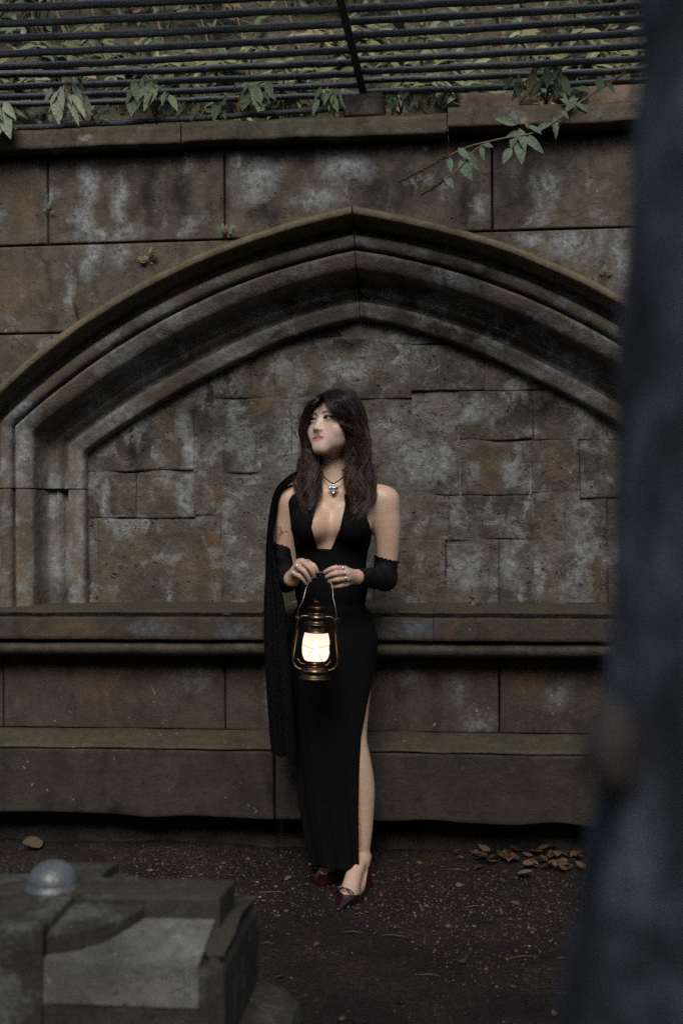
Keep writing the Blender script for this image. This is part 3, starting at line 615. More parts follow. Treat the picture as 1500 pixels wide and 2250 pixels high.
# ivy, bramble and dead growth that covers the bank in one tangle
ml = MB(); pal_ = np.array([(.09, .13, .06), (.12, .15, .07), (.16, .17, .08), (.07, .10, .05), (.17, .12, .06), (.11, .075, .045), (.20, .21, .12)])
for k in range(4200):
    x = random.uniform(-2.6, 2.3); y = .38+2.3*random.random()**1.4; z = bank_z(x, y)+.02+.30*random.random()**2; L = random.uniform(.028, .085)
    d = np.array([random.gauss(0, 1), random.gauss(-.35, .6), random.gauss(-.25, .8)]); d /= np.linalg.norm(d); b_ = np.array([x, y, z])
    M = leaf_mat4(b_, b_+d*L, random.uniform(.55, 1.5), (random.gauss(0, .6), -.7, random.gauss(.5, .5))); A = leaf_grid(.36, random.uniform(-.1, .3), 5)
    V = np.c_[A.reshape(-1, 3), np.ones(25)] @ np.array(M).T; ml.grid(V[:, :3].reshape(A.shape), c=pal_[rng.choice(7, p=[.24, .2, .16, .16, .1, .08, .06])]*random.uniform(.6, 1.3))
for k in range(170):
    x = random.uniform(-2.4, 2.1); y = random.uniform(.45, 1.9); z = bank_z(x, y); q_ = spline([(x, y, z-.02), (x+random.gauss(0, .08), y-.05, z+.12), (x+random.gauss(0, .2), y-random.uniform(0, .2), z+random.uniform(.1, .34))], 8)
    ml.tube(q_, np.linspace(.0035, .0012, 8), 4, c=np.array([.16, .11, .06])*random.uniform(.5, 1.2))
s = NT('bank_growth'); tag(ml.build('bank_growth', s.done(s.n('VertexColor', layer_name='Col').outputs[0], .55)), 'tangle of ivy, bramble and dead stems covering the bank', None, None, 'stuff')
# dry straw stalks
for k in range(9):
    x = [-1.15, -1.02, -.83, -.62, -.45, -.2, .3, .62, .95][k]; y = random.uniform(.5, .8); z = bank_z(x, y)
    q = spline([(x, y, z-.02), (x-.05, y-.02, z+.22), (x-.13, y-.06, z+.5)], 12); o = MB().tube(q, np.linspace(.0045, .002, 12), 5).build('dry_stalk', NT('straw').done((.24, .15, .075), .7))
    tag(o, 'bare straw coloured stalk leaning behind the railing bars', 'stalk', 'dry stalks behind the railing')
# weeds rooted in the wall's joints
def weed(lab, px, py, Y, n, size, kind, up=.6, name='wall_weed', mat=None):
    c = U(px, py, Y); w = empty(name, tuple(c), lab, 'weed')
    mb = MB()
    for k in range(n):
        a = R(-20+220*k/max(n-1, 1))+random.uniform(-.2, .2); d = np.array([math.cos(a)*.75+random.gauss(0, .25), -random.uniform(.2, .8), abs(math.sin(a))*up*1.9+random.gauss(.1, .3)]); t = c+d*size*random.uniform(.35, 1.)
        mb.tube([c, (c+t)/2+np.array([0, -.006, .004]), t], [.0014, .0011, .0008], 4); leaf(w, c+(t-c)*.45, t+(t-c)*.4, kind, random.uniform(.9, 1.4))
    child(mb.build('stem', mat or m_stem), w)
weed('small fern like weed sprouting above the hood of the arch', 497, 520, -.01, 8, .032, 'g')
weed('yellow green weed with thin stalks on the ashlar left of the arch', 328, 578, -.01, 9, .042, 'p')
weed('tiny weed in the upright joint near the left edge', 106, 470, -.005, 6, .022, 'p')
weed('green weed at the foot of the left jamb on the ledge', 214, 1318, .20, 11, .032, 'g')
weed('tiny tuft in the lichened stone beside the tree trunk', 1328, 608, -.01, 6, .022, 'g')
weed('low moss tuft on the ledge right of the woman', 1050, 1330, .15, 9, .03, 'p', .2)
c = U(168, 695, -.01); w = empty('dry_twig', tuple(c), 'dead brown twig standing on the hood of the arch', 'twig')
for k, (dx, dz) in enumerate(((-.012, .075), (.006, .06), (.02, .05), (.03, .03), (.038, .015))):
    child(MB().tube(spline([c, c+np.array([dx*.3, -.012, dz*.6]), c+np.array([dx, -.02, dz])], 8), [.0018]*4+[.0012]*4, 5).build('stem', NT('dead_twig').done((.05, .027, .014), .8)), w)

# ================================================================== FALLEN LEAVES
m_dead = []
for a in ((.12, .060, .032), (.08, .042, .024), (.16, .095, .055), (.05, .03, .02)):
    s = NT('dead_leaf'); m_dead.append(s.done(s.mix(s.noise(s.co(), 6), a, tuple(.5*x for x in a)), .6, Specular_IOR_Level=.4))
DL = [leaf_me('fallen_leaf', m, w, d) for m in m_dead for w, d in ((.6, -.25), (.75, .3))]
def fallen(px, py, size, lab, grp, me=None, lift=.006):
    c = G(px, py, .05); z = float(ground_z(np.array(c[0]), np.array(c[1]))); o = link('fallen_leaf', me or random.choice(DL)); a = random.uniform(0, 6.28)
    n_ = (random.uniform(-.5, .5), random.uniform(-.6, .1), 1); b = np.array([c[0], c[1], z+lift])
    M = leaf_mat4(b, b+size*np.array([math.cos(a), math.sin(a), random.uniform(-.1, .25)]), 1., n_); o.matrix_world = M; tag(o, lab, 'leaf', grp); return o
for k in range(64):
    u = random.random()**.8; px = 1010+u*265+random.gauss(0, 12); py = 1878+abs(random.gauss(0, 1))*17*(.4+u)+4*u
    fallen(px, py, random.uniform(.022, .05), 'curled brown dead leaf in the drift at the foot of the wall by the trunk', 'dead leaves drifted against the wall', None, .006+.022*random.random())
for (px, py) in ((560, 2003), (700, 2035), (1000, 1930), (1140, 1960), (960, 2000), (1180, 2010), (640, 1915), (430, 1888), (1010, 2080), (620, 2100), (1120, 2130), (880, 2160), (1220, 2190)):
    fallen(px, py, random.uniform(.018, .032), 'single small brown leaf lying loose on the open gravel', 'stray dead leaves on the gravel')
mg = [leaf_me('fallen_leaf', NT('grey_leaf').done(c_, .5), .9, -.1) for c_ in ((.12, .13, .11), (.10, .075, .05))]
fallen(1138, 1917, .055, 'pale grey green round leaf in front of the dead leaf drift', None, mg[0], .02)
fallen(95, 1862, .08, 'broad grey brown leaf on the gravel behind the tomb boss', None, mg[1], .02)
# thin straws and twigs on the gravel
for k in range(14):
    px, py = random.uniform(560, 1240), random.uniform(1890, 2200); c = G(px, py, .0); a = random.uniform(-.5, .5); L = random.uniform(.03, .09)
    z = float(ground_z(np.array(c[0]), np.array(c[1])))+.006; d = np.array([math.cos(a), math.sin(a), .02])*L
    o = MB().tube([c*[1, 1, 0]+[0, 0, z], c*[1, 1, 0]+d*.5+[0, 0, z+.004], c*[1, 1, 0]+d+[0, 0, z]], [.0014, .0014, .0008], 4).build('twig', m_stem)
    tag(o, 'thin straw coloured twig lying on the gravel', 'twig', 'twigs on the gravel')

# ================================================================== TOMB AT THE LOWER LEFT
tomb = empty('tomb', (-.39, -2.0, 0), 'low coped stone tomb with a raised cross and round boss', 'tomb')
def tchild(o): return child(o, tomb)
CX, CY = -.39, -2.0
def extrude(name, poly, zt, zb, mat, bev=.006, zf=None, amp=.0025, seed=0.):
    """flat-topped stone of any outline, bevelled and worn"""
    P2 = np.array(poly, float); D = []
    for a, b in zip(P2, np.roll(P2, -1, 0)):
        m = max(2, int(np.linalg.norm(b-a)/.02))
        for i in range(m): D.append(a+(b-a)*i/m)
    D = np.array(D); cen = D.mean(0); k = len(D); zf = zf or (lambda x, y: 0*x)
    nrm = np.roll(D, -1, 0)-np.roll(D, 1, 0); nrm = np.stack([nrm[:, 1], -nrm[:, 0]], -1); nrm /= np.linalg.norm(nrm, axis=1)[:, None]+1e-9
    if np.sum(P2[:, 0]*np.roll(P2[:, 1], -1)-P2[:, 1]*np.roll(P2[:, 0], -1)) < 0: nrm = -nrm
    rings = []
    for off, dz in ((bev*2.5, 0), (bev, 0), (bev*.3, -bev*.3), (0, -bev), (0, (zb-zt)*.5), (0, zb-zt)):
        q = D-nrm*off; z = zt+zf(q[:, 0], q[:, 1])+dz if dz > -(zt-zb)*.9 else np.full(k, zb)
        rings.append(np.c_[q, z])
    A = np.array(rings); A += amp*np.stack([fbm(A*14+seed+j*5, 3) for j in range(3)], -1)*2
    mb = MB().grid(A[::-1], wrap=True); return mb, A[0]
def capfan(mb, ring, zf=None):
    import mathutils.geometry as mg_
    tris = mg_.tessellate_polygon([[Vector((p[0], p[1], 0)) for p in ring]]); mb.add(ring, None, [t for t in tris]); return mb
def stone_piece(name, poly, zt, zb, mat, **kw):
    if np.sum(np.array(poly)[:, 0]*np.roll(np.array(poly)[:, 1], -1)-np.array(poly)[:, 1]*np.roll(np.array(poly)[:, 0], -1)) < 0: poly = poly[::-1]
    mb, r = extrude(name, poly, zt, zb, mat, **kw); capfan(mb, r); return tchild(mb.build(name, mat, None, False))
cop = lambda x, y: -.24*np.abs(y-CY)
h = .058
cross = [(CX-h, CY-h), (CX-h, CY-.205), (CX+h-.01, CY-.205), (CX+h, CY-h), (CX+.34, CY-h), (CX+.345, CY+h), (CX+h+.012, CY+h), (CX+h+.012, CY+.19), (CX-h, CY+.19), (CX-h, CY+h), (CX-.34, CY+h), (CX-.34, CY-h)]
stone_piece('raised_cross', cross, .553, .30, m_tomb, zf=lambda x, y: -.08*np.abs(y-CY), seed=1.)
ring = [(CX+.205*math.cos(a), CY+.19*math.sin(a)) for a in np.linspace(0, 2*math.pi, 48, endpoint=False)]
stone_piece('cross_ring', ring, .536, .30, m_tomb, zf=lambda x, y: -.10*np.abs(y-CY), seed=4.)
# coped panels
for nm, y0, y1 in (('sunken_panel', CY-.20, CY-.002), ('sunken_panel', CY+.002, CY+.20)):
    for x0, x1 in ((CX-.33, CX-.003), (CX+.003, CX+.33)):
        A = np.stack(np.meshgrid(np.linspace(x0, x1, 24), np.linspace(y0, y1, 16), indexing='ij'), -1); Z = .523-.24*np.abs(A[..., 1]-CY)+.0025*fbm(np.stack([A[..., 0]*12, A[..., 1]*12, Z0 if False else A[..., 0]*0], -1), 4)*2
        top = np.dstack([A, Z]); mb = MB().grid(top[::-1] if False else top)
        I = np.concatenate([top[:, 0], top[-1, 1:], top[-2::-1, -1], top[0, -2:0:-1]]); lo = I.copy(); lo[:, 2] = .40
        mb.grid(np.array([I, lo]), wrap=True); tchild(mb.build(nm, m_panel, None, True))
body = [(CX-.41, CY-.198), (CX+.345, CY-.198), (CX+.372, CY-.17), (CX+.372, CY+.17), (CX+.345, CY+.198), (CX-.41, CY+.198)]
stone_piece('tomb_body', body, .465, .30, m_tomb, bev=.012, seed=8.)
ends = [(CX+.335, CY-.185), (CX+.362, CY-.16), (CX+.362, CY+.16), (CX+.335, CY+.185)]
stone_piece('end_block', ends, .50, .34, m_tomb, bev=.014, seed=9., zf=lambda x, y: -.12*np.abs(y-CY))
tier = [(CX-.56, CY-.42), (CX+.47, CY-.42), (CX+.47, CY+.14), (CX+.43, CY+.19), (CX-.56, CY+.19)]
stone_piece('base_tier', tier, .31, -.05, m_tomb, bev=.03, seed=12., zf=lambda x, y: -.32*np.maximum(x-(CX+.38), 0))
br_ = [(.066*math.cos(t), .058*math.sin(t)) for t in np.linspace(0, math.pi/2, 12)]
mb = MB().lathe([(.054, -.012), (.054, 0)]+[(.049*math.cos(t), .004+.043*math.sin(t)) for t in np.linspace(0, math.pi/2-.001, 14)], 32)
mb.V[0] += .0012*np.stack([fbm(mb.V[0]*40+j, 3) for j in range(3)], -1); mb.V[0] += np.array([CX, CY-.015, .552])
tchild(mb.build('boss', m_boss))

# ================================================================== TREE TRUNK CLOSE TO THE CAMERA
s = NT('blue_grey_bark'); pos = s.co(); n1 = s.noise(pos, 12, 3, .5, .4); n2 = s.noise(s.co((60, 60, 14)), 1, 5, .65)
zc = s.n('SeparateXYZ', {0: pos}).outputs[2]
c = s.mix(s.step(n1, .40, .66), (.014, .017, .022), (.095, .115, .145)); c = s.mix(s.step(s.noise(pos, 12, 4), .55, .75), c, (.05, .042, .034))
c = s.mix(s.ma('MULTIPLY', s.step(n2, .5, .7), .5), c, (.010, .012, .015))
m_bark = s.done(c, .9, s.bump(s.ma('ADD', n1, n2), .9, .03))
def campt(px, py, d):
    x = (px-750)/FPX*d; y = (1125-py)/FPX*d; return CAM+_d0*d+_rr*x+_uu*y
TD = .62
zs = np.concatenate([np.linspace(-.05, .8, 12), np.linspace(.85, 1.75, 60), np.linspace(1.8, 5.5, 22)])
def edge_px(z): return np.interp(z, [.4, 1.0, 1.06, 1.13, 1.25, 1.37, 1.54, 2.0, 5.5], [1180, 1322, 1342, 1375, 1402, 1440, 1488, 1530, 1600])
ang = np.linspace(0, 2*math.pi, 72, endpoint=False); A = []
for z in zs:
    xe = (edge_px(z)-750)/FPX*TD; rad = .22+.10*max(0, .6-z)+.0*z; cen = CAM[:2]+_d0[:2]*(TD+.06)+_r0[:2]*(xe+rad)
    q = np.stack([np.cos(ang)*2.2, np.sin(ang)*2.2, np.full_like(ang, z*2.4)], -1); rr = rad*(1+.10*fbm(q, 4)+.05*fbm(q*3.1+5, 3))
    A.append(np.stack([cen[0]+rr*np.cos(ang), cen[1]+rr*np.sin(ang), np.full_like(ang, z)], -1))
tree = empty('tree', tuple(A[0].mean(0)), 'blurred blue grey tree trunk close to the camera at the right edge', 'tree')
mb = MB().grid(np.array(A)[:, :], wrap=True); child(mb.build('trunk', m_bark), tree)
mb = MB()
kn = campt(1342, 1650, TD+.02); th = np.linspace(0, math.pi, 14); ph = np.linspace(0, 2*math.pi, 20, endpoint=False); TH, PH = np.meshgrid(th, ph, indexing='ij')
d = np.stack([np.sin(TH)*np.cos(PH)*.015, np.sin(TH)*np.sin(PH)*.02, np.cos(TH)*.026], -1); d *= (1+.3*fbm(d*70, 3))[..., None]; mb.grid(d+kn, wrap=True)
s = NT('burl'); child(mb.build('burl', s.done(s.mix(s.noise(s.co(), 40), (.034, .027, .027), (.02, .015, .014)), .85)), tree)
# ================================================================== IMPLICIT SURFACES FOR THE FIGURE
class Field:
    def __init__(s, xs, ys, zs): s.x, s.y, s.z = [np.asarray(a, np.float32) for a in (xs, ys, zs)]; s.D = np.full((len(xs), len(ys), len(zs)), .06, np.float32)
    def box(s, lo, hi):
        sl = []
        for a, l, h_ in zip((s.x, s.y, s.z), lo, hi): sl.append(slice(max(np.searchsorted(a, l)-1, 0), min(np.searchsorted(a, h_)+1, len(a))))
        return tuple(sl), s.x[sl[0]][:, None, None], s.y[sl[1]][None, :, None], s.z[sl[2]][None, None, :]
    def put(s, fn, lo, hi, k=.01, op='u'):
        sl, X, Y, Z = s.box(lo, hi)
        if 0 in s.D[sl].shape: return
        d = fn(X, Y, Z).astype(np.float32); a = s.D[sl]
        if op == 'u': h_ = np.maximum(k-np.abs(a-d), 0)/k; s.D[sl] = np.minimum(a, d)-h_*h_*k*.25
        elif op == 's': d = -d; h_ = np.maximum(k-np.abs(a-d), 0)/k; s.D[sl] = np.maximum(a, d)+h_*h_*k*.25
        else: s.D[sl] = np.maximum(a, d)
    def cone(s, a, ra, b, rb, k=.01, op='u', off=0.):
        a, b = np.asarray(a, float), np.asarray(b, float); ra += off; rb += off; m = k+.02; r = max(ra, rb)+m
        ab = b-a; L2 = max(ab@ab, 1e-9)
        def fn(X, Y, Z):
            t = np.clip(((X-a[0])*ab[0]+(Y-a[1])*ab[1]+(Z-a[2])*ab[2])/L2, 0, 1)
            return np.sqrt((X-a[0]-t*ab[0])**2+(Y-a[1]-t*ab[1])**2+(Z-a[2]-t*ab[2])**2)-(ra+(rb-ra)*t)
        s.put(fn, np.minimum(a, b)-r, np.maximum(a, b)+r, k, op)
    def ell(s, c, r, k=.01, op='u', M=None, off=0.):
        c = np.asarray(c, float); r = np.asarray(r, float)+off; m = r.max()+k+.02; M = np.eye(3) if M is None else M
        def fn(X, Y, Z):
            dx, dy, dz = X-c[0], Y-c[1], Z-c[2]
            u = [M[0, i]*dx+M[1, i]*dy+M[2, i]*dz for i in range(3)]
            k0 = np.sqrt(sum((u[i]/r[i])**2 for i in range(3))); k1 = np.sqrt(sum((u[i]/r[i]**2)**2 for i in range(3)))
            return k0*(k0-1)/(k1+1e-9)
        s.put(fn, c-m, c+m, k, op)
    def chain(s, pts, rs, k=.01, off=0., op='u', smooth=True):
        p = np.asarray(pts, float); r_ = np.asarray(rs, float)
        if smooth and len(p) > 3 and op == 'u':
            q = spline(np.c_[p, r_], (len(p)-1)*5+1); p, r_ = q[:, :3], q[:, 3]
        # one swept limb: hard union of its own short cones, blended once into the rest
        lo = (p-r_[:, None]).min(0)-k-.02; hi = (p+r_[:, None]).max(0)+k+.02
        def fn(X, Y, Z):
            d = None
            for i in range(len(p)-1):
                a, ab = p[i], p[i+1]-p[i]; t = np.clip(((X-a[0])*ab[0]+(Y-a[1])*ab[1]+(Z-a[2])*ab[2])/max(ab@ab, 1e-12), 0, 1)
                e = np.sqrt((X-a[0]-t*ab[0])**2+(Y-a[1]-t*ab[1])**2+(Z-a[2]-t*ab[2])**2)-(r_[i]+(r_[i+1]-r_[i])*t)-off; d = e if d is None else np.minimum(d, e)
            return d
        s.put(fn, lo, hi, k, op)
    def mesh(s):
        D = s.D; ins = D < 0; nx, ny, nz = D.shape
        anyc = np.zeros((nx-1, ny-1, nz-1), bool); allc = np.ones_like(anyc)
        for i in (0, 1):
            for j in (0, 1):
                for k in (0, 1): q = ins[i:nx-1+i, j:ny-1+j, k:nz-1+k]; anyc |= q; allc &= q
        act = anyc & ~allc; I, J, K = np.nonzero(act); n = len(I); idx = np.full(act.shape, -1, np.int32); idx[I, J, K] = np.arange(n)
        acc = np.zeros((n, 3)); cnt = np.zeros(n)
        for ax in range(3):
            for u in (0, 1):
                for v in (0, 1):
                    o0 = [0, 0, 0]; o0[(ax+1) % 3] = u; o0[(ax+2) % 3] = v; o1 = list(o0); o1[ax] = 1
                    a = D[I+o0[0], J+o0[1], K+o0[2]]; b = D[I+o1[0], J+o1[1], K+o1[2]]; cr = (a < 0) != (b < 0)
                    t = np.where(cr, a/(a-b+1e-20*(a == b)), 0); pa = [s.x[I+o0[0]], s.y[J+o0[1]], s.z[K+o0[2]]]; pb = [s.x[I+o1[0]], s.y[J+o1[1]], s.z[K+o1[2]]]
                    for q in range(3): acc[:, q] += np.where(cr, pa[q]+t*(pb[q]-pa[q]), 0)
                    cnt += cr
        V = acc/np.maximum(cnt, 1)[:, None]; F = []
        for ax in range(3):
            sl0 = [slice(None)]*3; sl1 = [slice(None)]*3; sl0[ax] = slice(0, -1); sl1[ax] = slice(1, None)
            ch = ins[tuple(sl0)] != ins[tuple(sl1)]
            b1, b2 = (ax+1) % 3, (ax+2) % 3; lim = [slice(None)]*3
            lim[b1] = slice(1, -1); lim[b2] = slice(1, -1); ch = ch[tuple(lim)]; c = np.array(np.nonzero(ch)).T
            if not len(c): continue
            c[:, b1] += 1; c[:, b2] += 1; flip = ins[c[:, 0], c[:, 1], c[:, 2]]
            q = []
            for (u, v) in ((0, 0), (-1, 0), (-1, -1), (0, -1)):
                e = c.copy(); e[:, b1] += u; e[:, b2] += v; q.append(idx[e[:, 0], e[:, 1], e[:, 2]])
            q = np.stack(q, -1); q[~flip] = q[~flip][:, ::-1]; F.append(q)
        F = np.concatenate(F); F = F[(F >= 0).all(1)]; return V, F[:, ::-1] if False else F
def ax_mix(segs):
    out = []
    for a, b, st in segs: out.append(np.arange(a, b, st))
    return np.unique(np.round(np.concatenate(out), 5))
def poly_sd(x, y, poly):
    """signed distance (pixels) to a polygon drawn in the photograph; negative inside"""
    d = np.full(np.broadcast(x, y).shape, 1e9); sgn = np.ones_like(d); n = len(poly)
    for i in range(n):
        ax_, ay = poly[i]; bx_, by = poly[i-1]; ex, ey = bx_-ax_, by-ay; wx, wy = x-ax_, y-ay
        t = np.clip((wx*ex+wy*ey)/(ex*ex+ey*ey), 0, 1); d = np.minimum(d, (wx-ex*t)**2+(wy-ey*t)**2)
        c1 = y >= ay; c2 = y < by; c3 = ex*wy > ey*wx; f = (c1 & c2 & c3) | (~c1 & ~c2 & ~c3); sgn = np.where(f, -sgn, sgn)
    return sgn*np.sqrt(d)

# ------------------------------------------------------------------ joints, read from the photograph
person = empty('person', (0, PY0, 0), 'woman in a long black dress with dark wavy hair holding a lit lantern', 'person')
def pchild(o): return child(o, person)
SR, SL = P(844, 1101, .02), P(636, 1101, .015)
ER, EL = P(845, 1272, .045), P(628, 1275, .045)
WR, WL = P(785, 1268, -.165), P(640, 1272, -.165)
HYAW, HPIT, HROL = R(35.5), R(7), R(-3)
cy, sy = math.cos(HYAW), math.sin(HYAW); Rz = np.array([[cy, sy, 0], [-sy, cy, 0], [0, 0, 1.]])        # face swings to the left
cp, sp_ = math.cos(HPIT), math.sin(HPIT); Rx = np.array([[1, 0, 0], [0, cp, sp_], [0, -sp_, cp]])         # chin up
cr_, sr_ = math.cos(HROL), math.sin(HROL); Ry = np.array([[cr_, 0, sr_], [0, 1, 0], [-sr_, 0, cr_]])
HM = Rz @ Rx @ Ry
HC = P(737, 928, -.02)
def H(x, y, z): return HC+HM @ np.array([x, y, z], float)

F = Field(ax_mix([(-.30, -.185, .004), (-.185, .105, .0017), (.105, .26, .004)]), ax_mix([(-.62, -.36, .0018), (-.36, -.02, .004)]), ax_mix([(-.02, .15, .0025), (.15, .985, .005), (.985, 1.10, .0017), (1.10, 1.44, .004), (1.44, 1.72, .0016)]))
# torso
def torso(f, off=0.):
    f.ell(P(728, 1158, .03), (.132, .092, .17), .03, off=off)
    f.cone(P(680, 1112, .015), .068, P(782, 1112, .02), .070, .04, off=off)
    f.ell(P(684, 1155, -.055), (.062, .060, .058), .035, off=off); f.ell(P(775, 1156, -.05), (.062, .060, .058), .035, off=off)
    f.ell(P(727, 1285, .03), (.118, .085, .15), .05, off=off)
    f.ell(P(730, 1410, .03), (.140, .100, .13), .05, off=off)
torso(F)
F.cone(P(737, 985, .02), .051, P(731, 1068, .025), .055, .03)
F.cone(P(731, 1050, .03), .050, P(690, 1080, .03), .042, .03); F.cone(P(690, 1080, .03), .042, SL, .042, .03)
F.cone(P(733, 1050, .03), .050, P(785, 1080, .03), .042, .03); F.cone(P(785, 1080, .03), .042, SR, .042, .03)
F.cone(P(715, 1082, -.035), .012, P(640, 1085, .0), .016, .03); F.cone(P(750, 1082, -.035), .012, P(832, 1083, .0), .016, .03)
# arms
F.chain([SR, P(850, 1150, .025), P(850, 1225, .04), ER], [.046, .0455, .0375, .0345], .03)
F.chain([SL, P(629, 1150, .02), P(627, 1225, .035), EL], [.041, .0385, .035, .033], .03)
F.chain([ER, ER*.55+WR*.45, WR], [.035, .034, .0235], .02); F.chain([EL, EL*.55+WL*.45, WL], [.035, .034, .0235], .02)
# hands: palm from the wrist to each knuckle, then three-boned fingers
HAND_R = dict(index=[(758, 1250, -.214), (737, 1248, -.236), (725, 1251, -.237), (713, 1257, -.229)],
              middle=[(762, 1260, -.220), (739, 1260, -.243), (727, 1263, -.242), (717, 1268, -.232)],
              ring=[(763, 1271, -.217), (742, 1273, -.238), (732, 1275, -.236), (722, 1278, -.226)],
              little=[(761, 1283, -.208), (746, 1287, -.223), (737, 1289, -.221), (728, 1289, -.213)])
HAND_L = dict(index=[(676, 1236, -.214), (688, 1243, -.233), (694, 1251, -.234), (698, 1260, -.227)],
              middle=[(664, 1234, -.220), (679, 1246, -.242), (686, 1257, -.241), (690, 1268, -.230)],
              ring=[(653, 1245, -.218), (667, 1254, -.240), (675, 1265, -.239), (681, 1277, -.229)],
              little=[(645, 1260, -.208), (657, 1265, -.226), (666, 1273, -.226), (673, 1283, -.218)])
FR = dict(index=(.0096, .0082, .0074, .0060), middle=(.0098, .0084, .0076, .0062), ring=(.0094, .0080, .0072, .0058), little=(.0086, .0072, .0064, .0052))
TIPS = []
for hand, w, thumb in ((HAND_R, WR, [(768, 1262, -.188), (742, 1252, -.205), (716, 1262, -.214)]), (HAND_L, WL, [(652, 1262, -.182), (680, 1262, -.204), (700, 1266, -.214)])):
    F.cone(w, .022, (P(*hand['middle'][0])+P(*hand['ring'][0]))/2+np.array([0, .012, 0]), .018, .012)
    for nm, pts in hand.items():
        q = [P(*p) for p in pts]; F.cone(w, .015, q[0], FR[nm][0], .010); F.chain(q, FR[nm], .0025); F.ell(q[1], [FR[nm][1]*1.1]*3, .003); TIPS.append((q[3], q[2], FR[nm][3]))
    q = [P(*p) for p in thumb]; F.cone(w, .016, q[0], .012, .01); F.chain(q, (.0125, .0098, .0075), .004); TIPS.append((q[2], q[1], .0075))
# legs and feet
toeR, heelR = G(746, 1996, .012), G(799, 1942, .03); toeL, heelL = G(695, 1946, .012), G(738, 1915, .06)
KR, AR = P(776, 1622, .0), P(793, 1878, .035); AR[2] = .105
F.chain([P(768, 1430, .03), P(771, 1545, .01), KR, P(784, 1675, .005), P(791, 1735, .022), P(795, 1820, .03), AR], [.085, .062, .046, .0475, .0495, .036, .0255], .02)
F.cone(P(806, 1882, .035), .008, AR, .02, .012)
ballR = toeR*.66+heelR*.34; ballR[2] = .032
F.chain([AR, heelR], [.0265, .022], .02); F.chain([AR, AR*.45+ballR*.55+np.array([0, 0, .012]), ballR, toeR], [.026, .027, .028, .008], .015); F.cone(heelR, .022, ballR, .026, .01)
KL, AL = P(706, 1640, .04), P(716, 1880, .17); AL = heelL+np.array([-.015, -.01, .055])
F.chain([P(690, 1430, .03), KL, P(702, 1740, .06), AL], [.080, .046, .044, .026], .02)
ballL = toeL*.66+heelL*.34; ballL[2] = .034
F.chain([AL, AL*.45+ballL*.55+np.array([0, 0, .012]), ballL, toeL], [.026, .028, .028, .008], .015); F.chain([AL, heelL], [.026, .022], .015)
# head
F.ell(H(0, .016, .022), (.071, .088, .082), .02, M=HM)
F.ell(H(0, -.022, -.030), (.064, .060, .080), .025, M=HM)
for sx in (-1, 1):
    F.cone(H(sx*.048, -.006, -.052), .019, H(sx*.014, -.063, -.095), .0165, .025); F.ell(H(sx*.036, -.040, -.066), (.0215, .024, .023), .022, M=HM)
    F.ell(H(sx*.0465, -.050, -.036), (.025, .023, .026), .022, M=HM)
    F.cone(H(sx*.022, -.071, .022), .010, H(sx*.046, -.056, .018), .011, .016)            # brow ridge
F.cone(H(-.009, -.069, -.101), .0140, H(.009, -.069, -.101), .0140, .02)                    # chin
for sx in (-1, 1):
    F.ell(H(sx*.030, -.094, .002), (.016, .016, .010), .014, 's', M=HM)                     # sockets
    F.ell(H(sx*.031, -.0685, -.001), (.0165, .0145, .0125), .007, M=HM)                     # lids over the eyeballs
F.cone(H(0, -.0735, .006), .0070, H(0, -.0900, -.034), .0085, .014)                          # nose
F.ell(H(0, -.0915, -.0365), (.0095, .0090, .0078), .007, M=HM)
for sx in (-1, 1):
    F.ell(H(sx*.0125, -.0840, -.0390), (.0072, .0085, .0060), .005, M=HM); F.ell(H(sx*.0070, -.0905, -.0445), (.0034, .0042, .0030), .002, 's', M=HM)
F.ell(H(0, -.060, -.066), (.036, .022, .026), .028, M=HM)                                   # muzzle
UL = [H(x, -.0825+abs(x)*abs(x)*11, -.0640+.0015*(abs(x) < .004)-1.2*x*x) for x in (-.0255, -.017, -.0080, 0, .0080, .017, .0255)]
LL = [H(x, -.0812+abs(x)*abs(x)*12, -.0735+abs(x)**2*6.5) for x in (-.0235, -.016, -.008, 0, .008, .016, .0235)]
F.chain(UL, [.0016, .0040, .0052, .0046, .0052, .0040, .0016], .0025); F.chain(LL, [.002, .0048, .0062, .0066, .0062, .0048, .002], .0025)
F.chain([H(x, -.0895+abs(x)**2*11, -.0683-1.2*x*x) for x in (-.0255, -.012, 0, .012, .0255)], [.0010]*5, .0012, op='s')
F.cone(H(0, -.083, -.050), .0016, H(0, -.0875, -.058), .0020, .004, 's')                     # philtrum
# almond openings of the lids
for sx in (-1, 1):
    e = H(sx*.031, -.0685, -.001)
    def almond(X, Y, Z, sx=sx):
        q = np.stack(np.broadcast_arrays(X-HC[0], Y-HC[1], Z-HC[2]), -1) @ HM; u = (q[..., 0]-sx*.031)/.0152; v = q[..., 2]-.0+.0012-sx*u*.0012
        up = .0060*(1-u*u); dn = -.0042*(1-u*u); d = np.maximum(v-up, dn-v); d = np.maximum(d, (np.abs(u)-1)*.0152); return np.maximum(d, q[..., 1]+.069)
    F.put(almond, e-.03, e+.03, .0012, 's')
V, Fc = F.mesh()
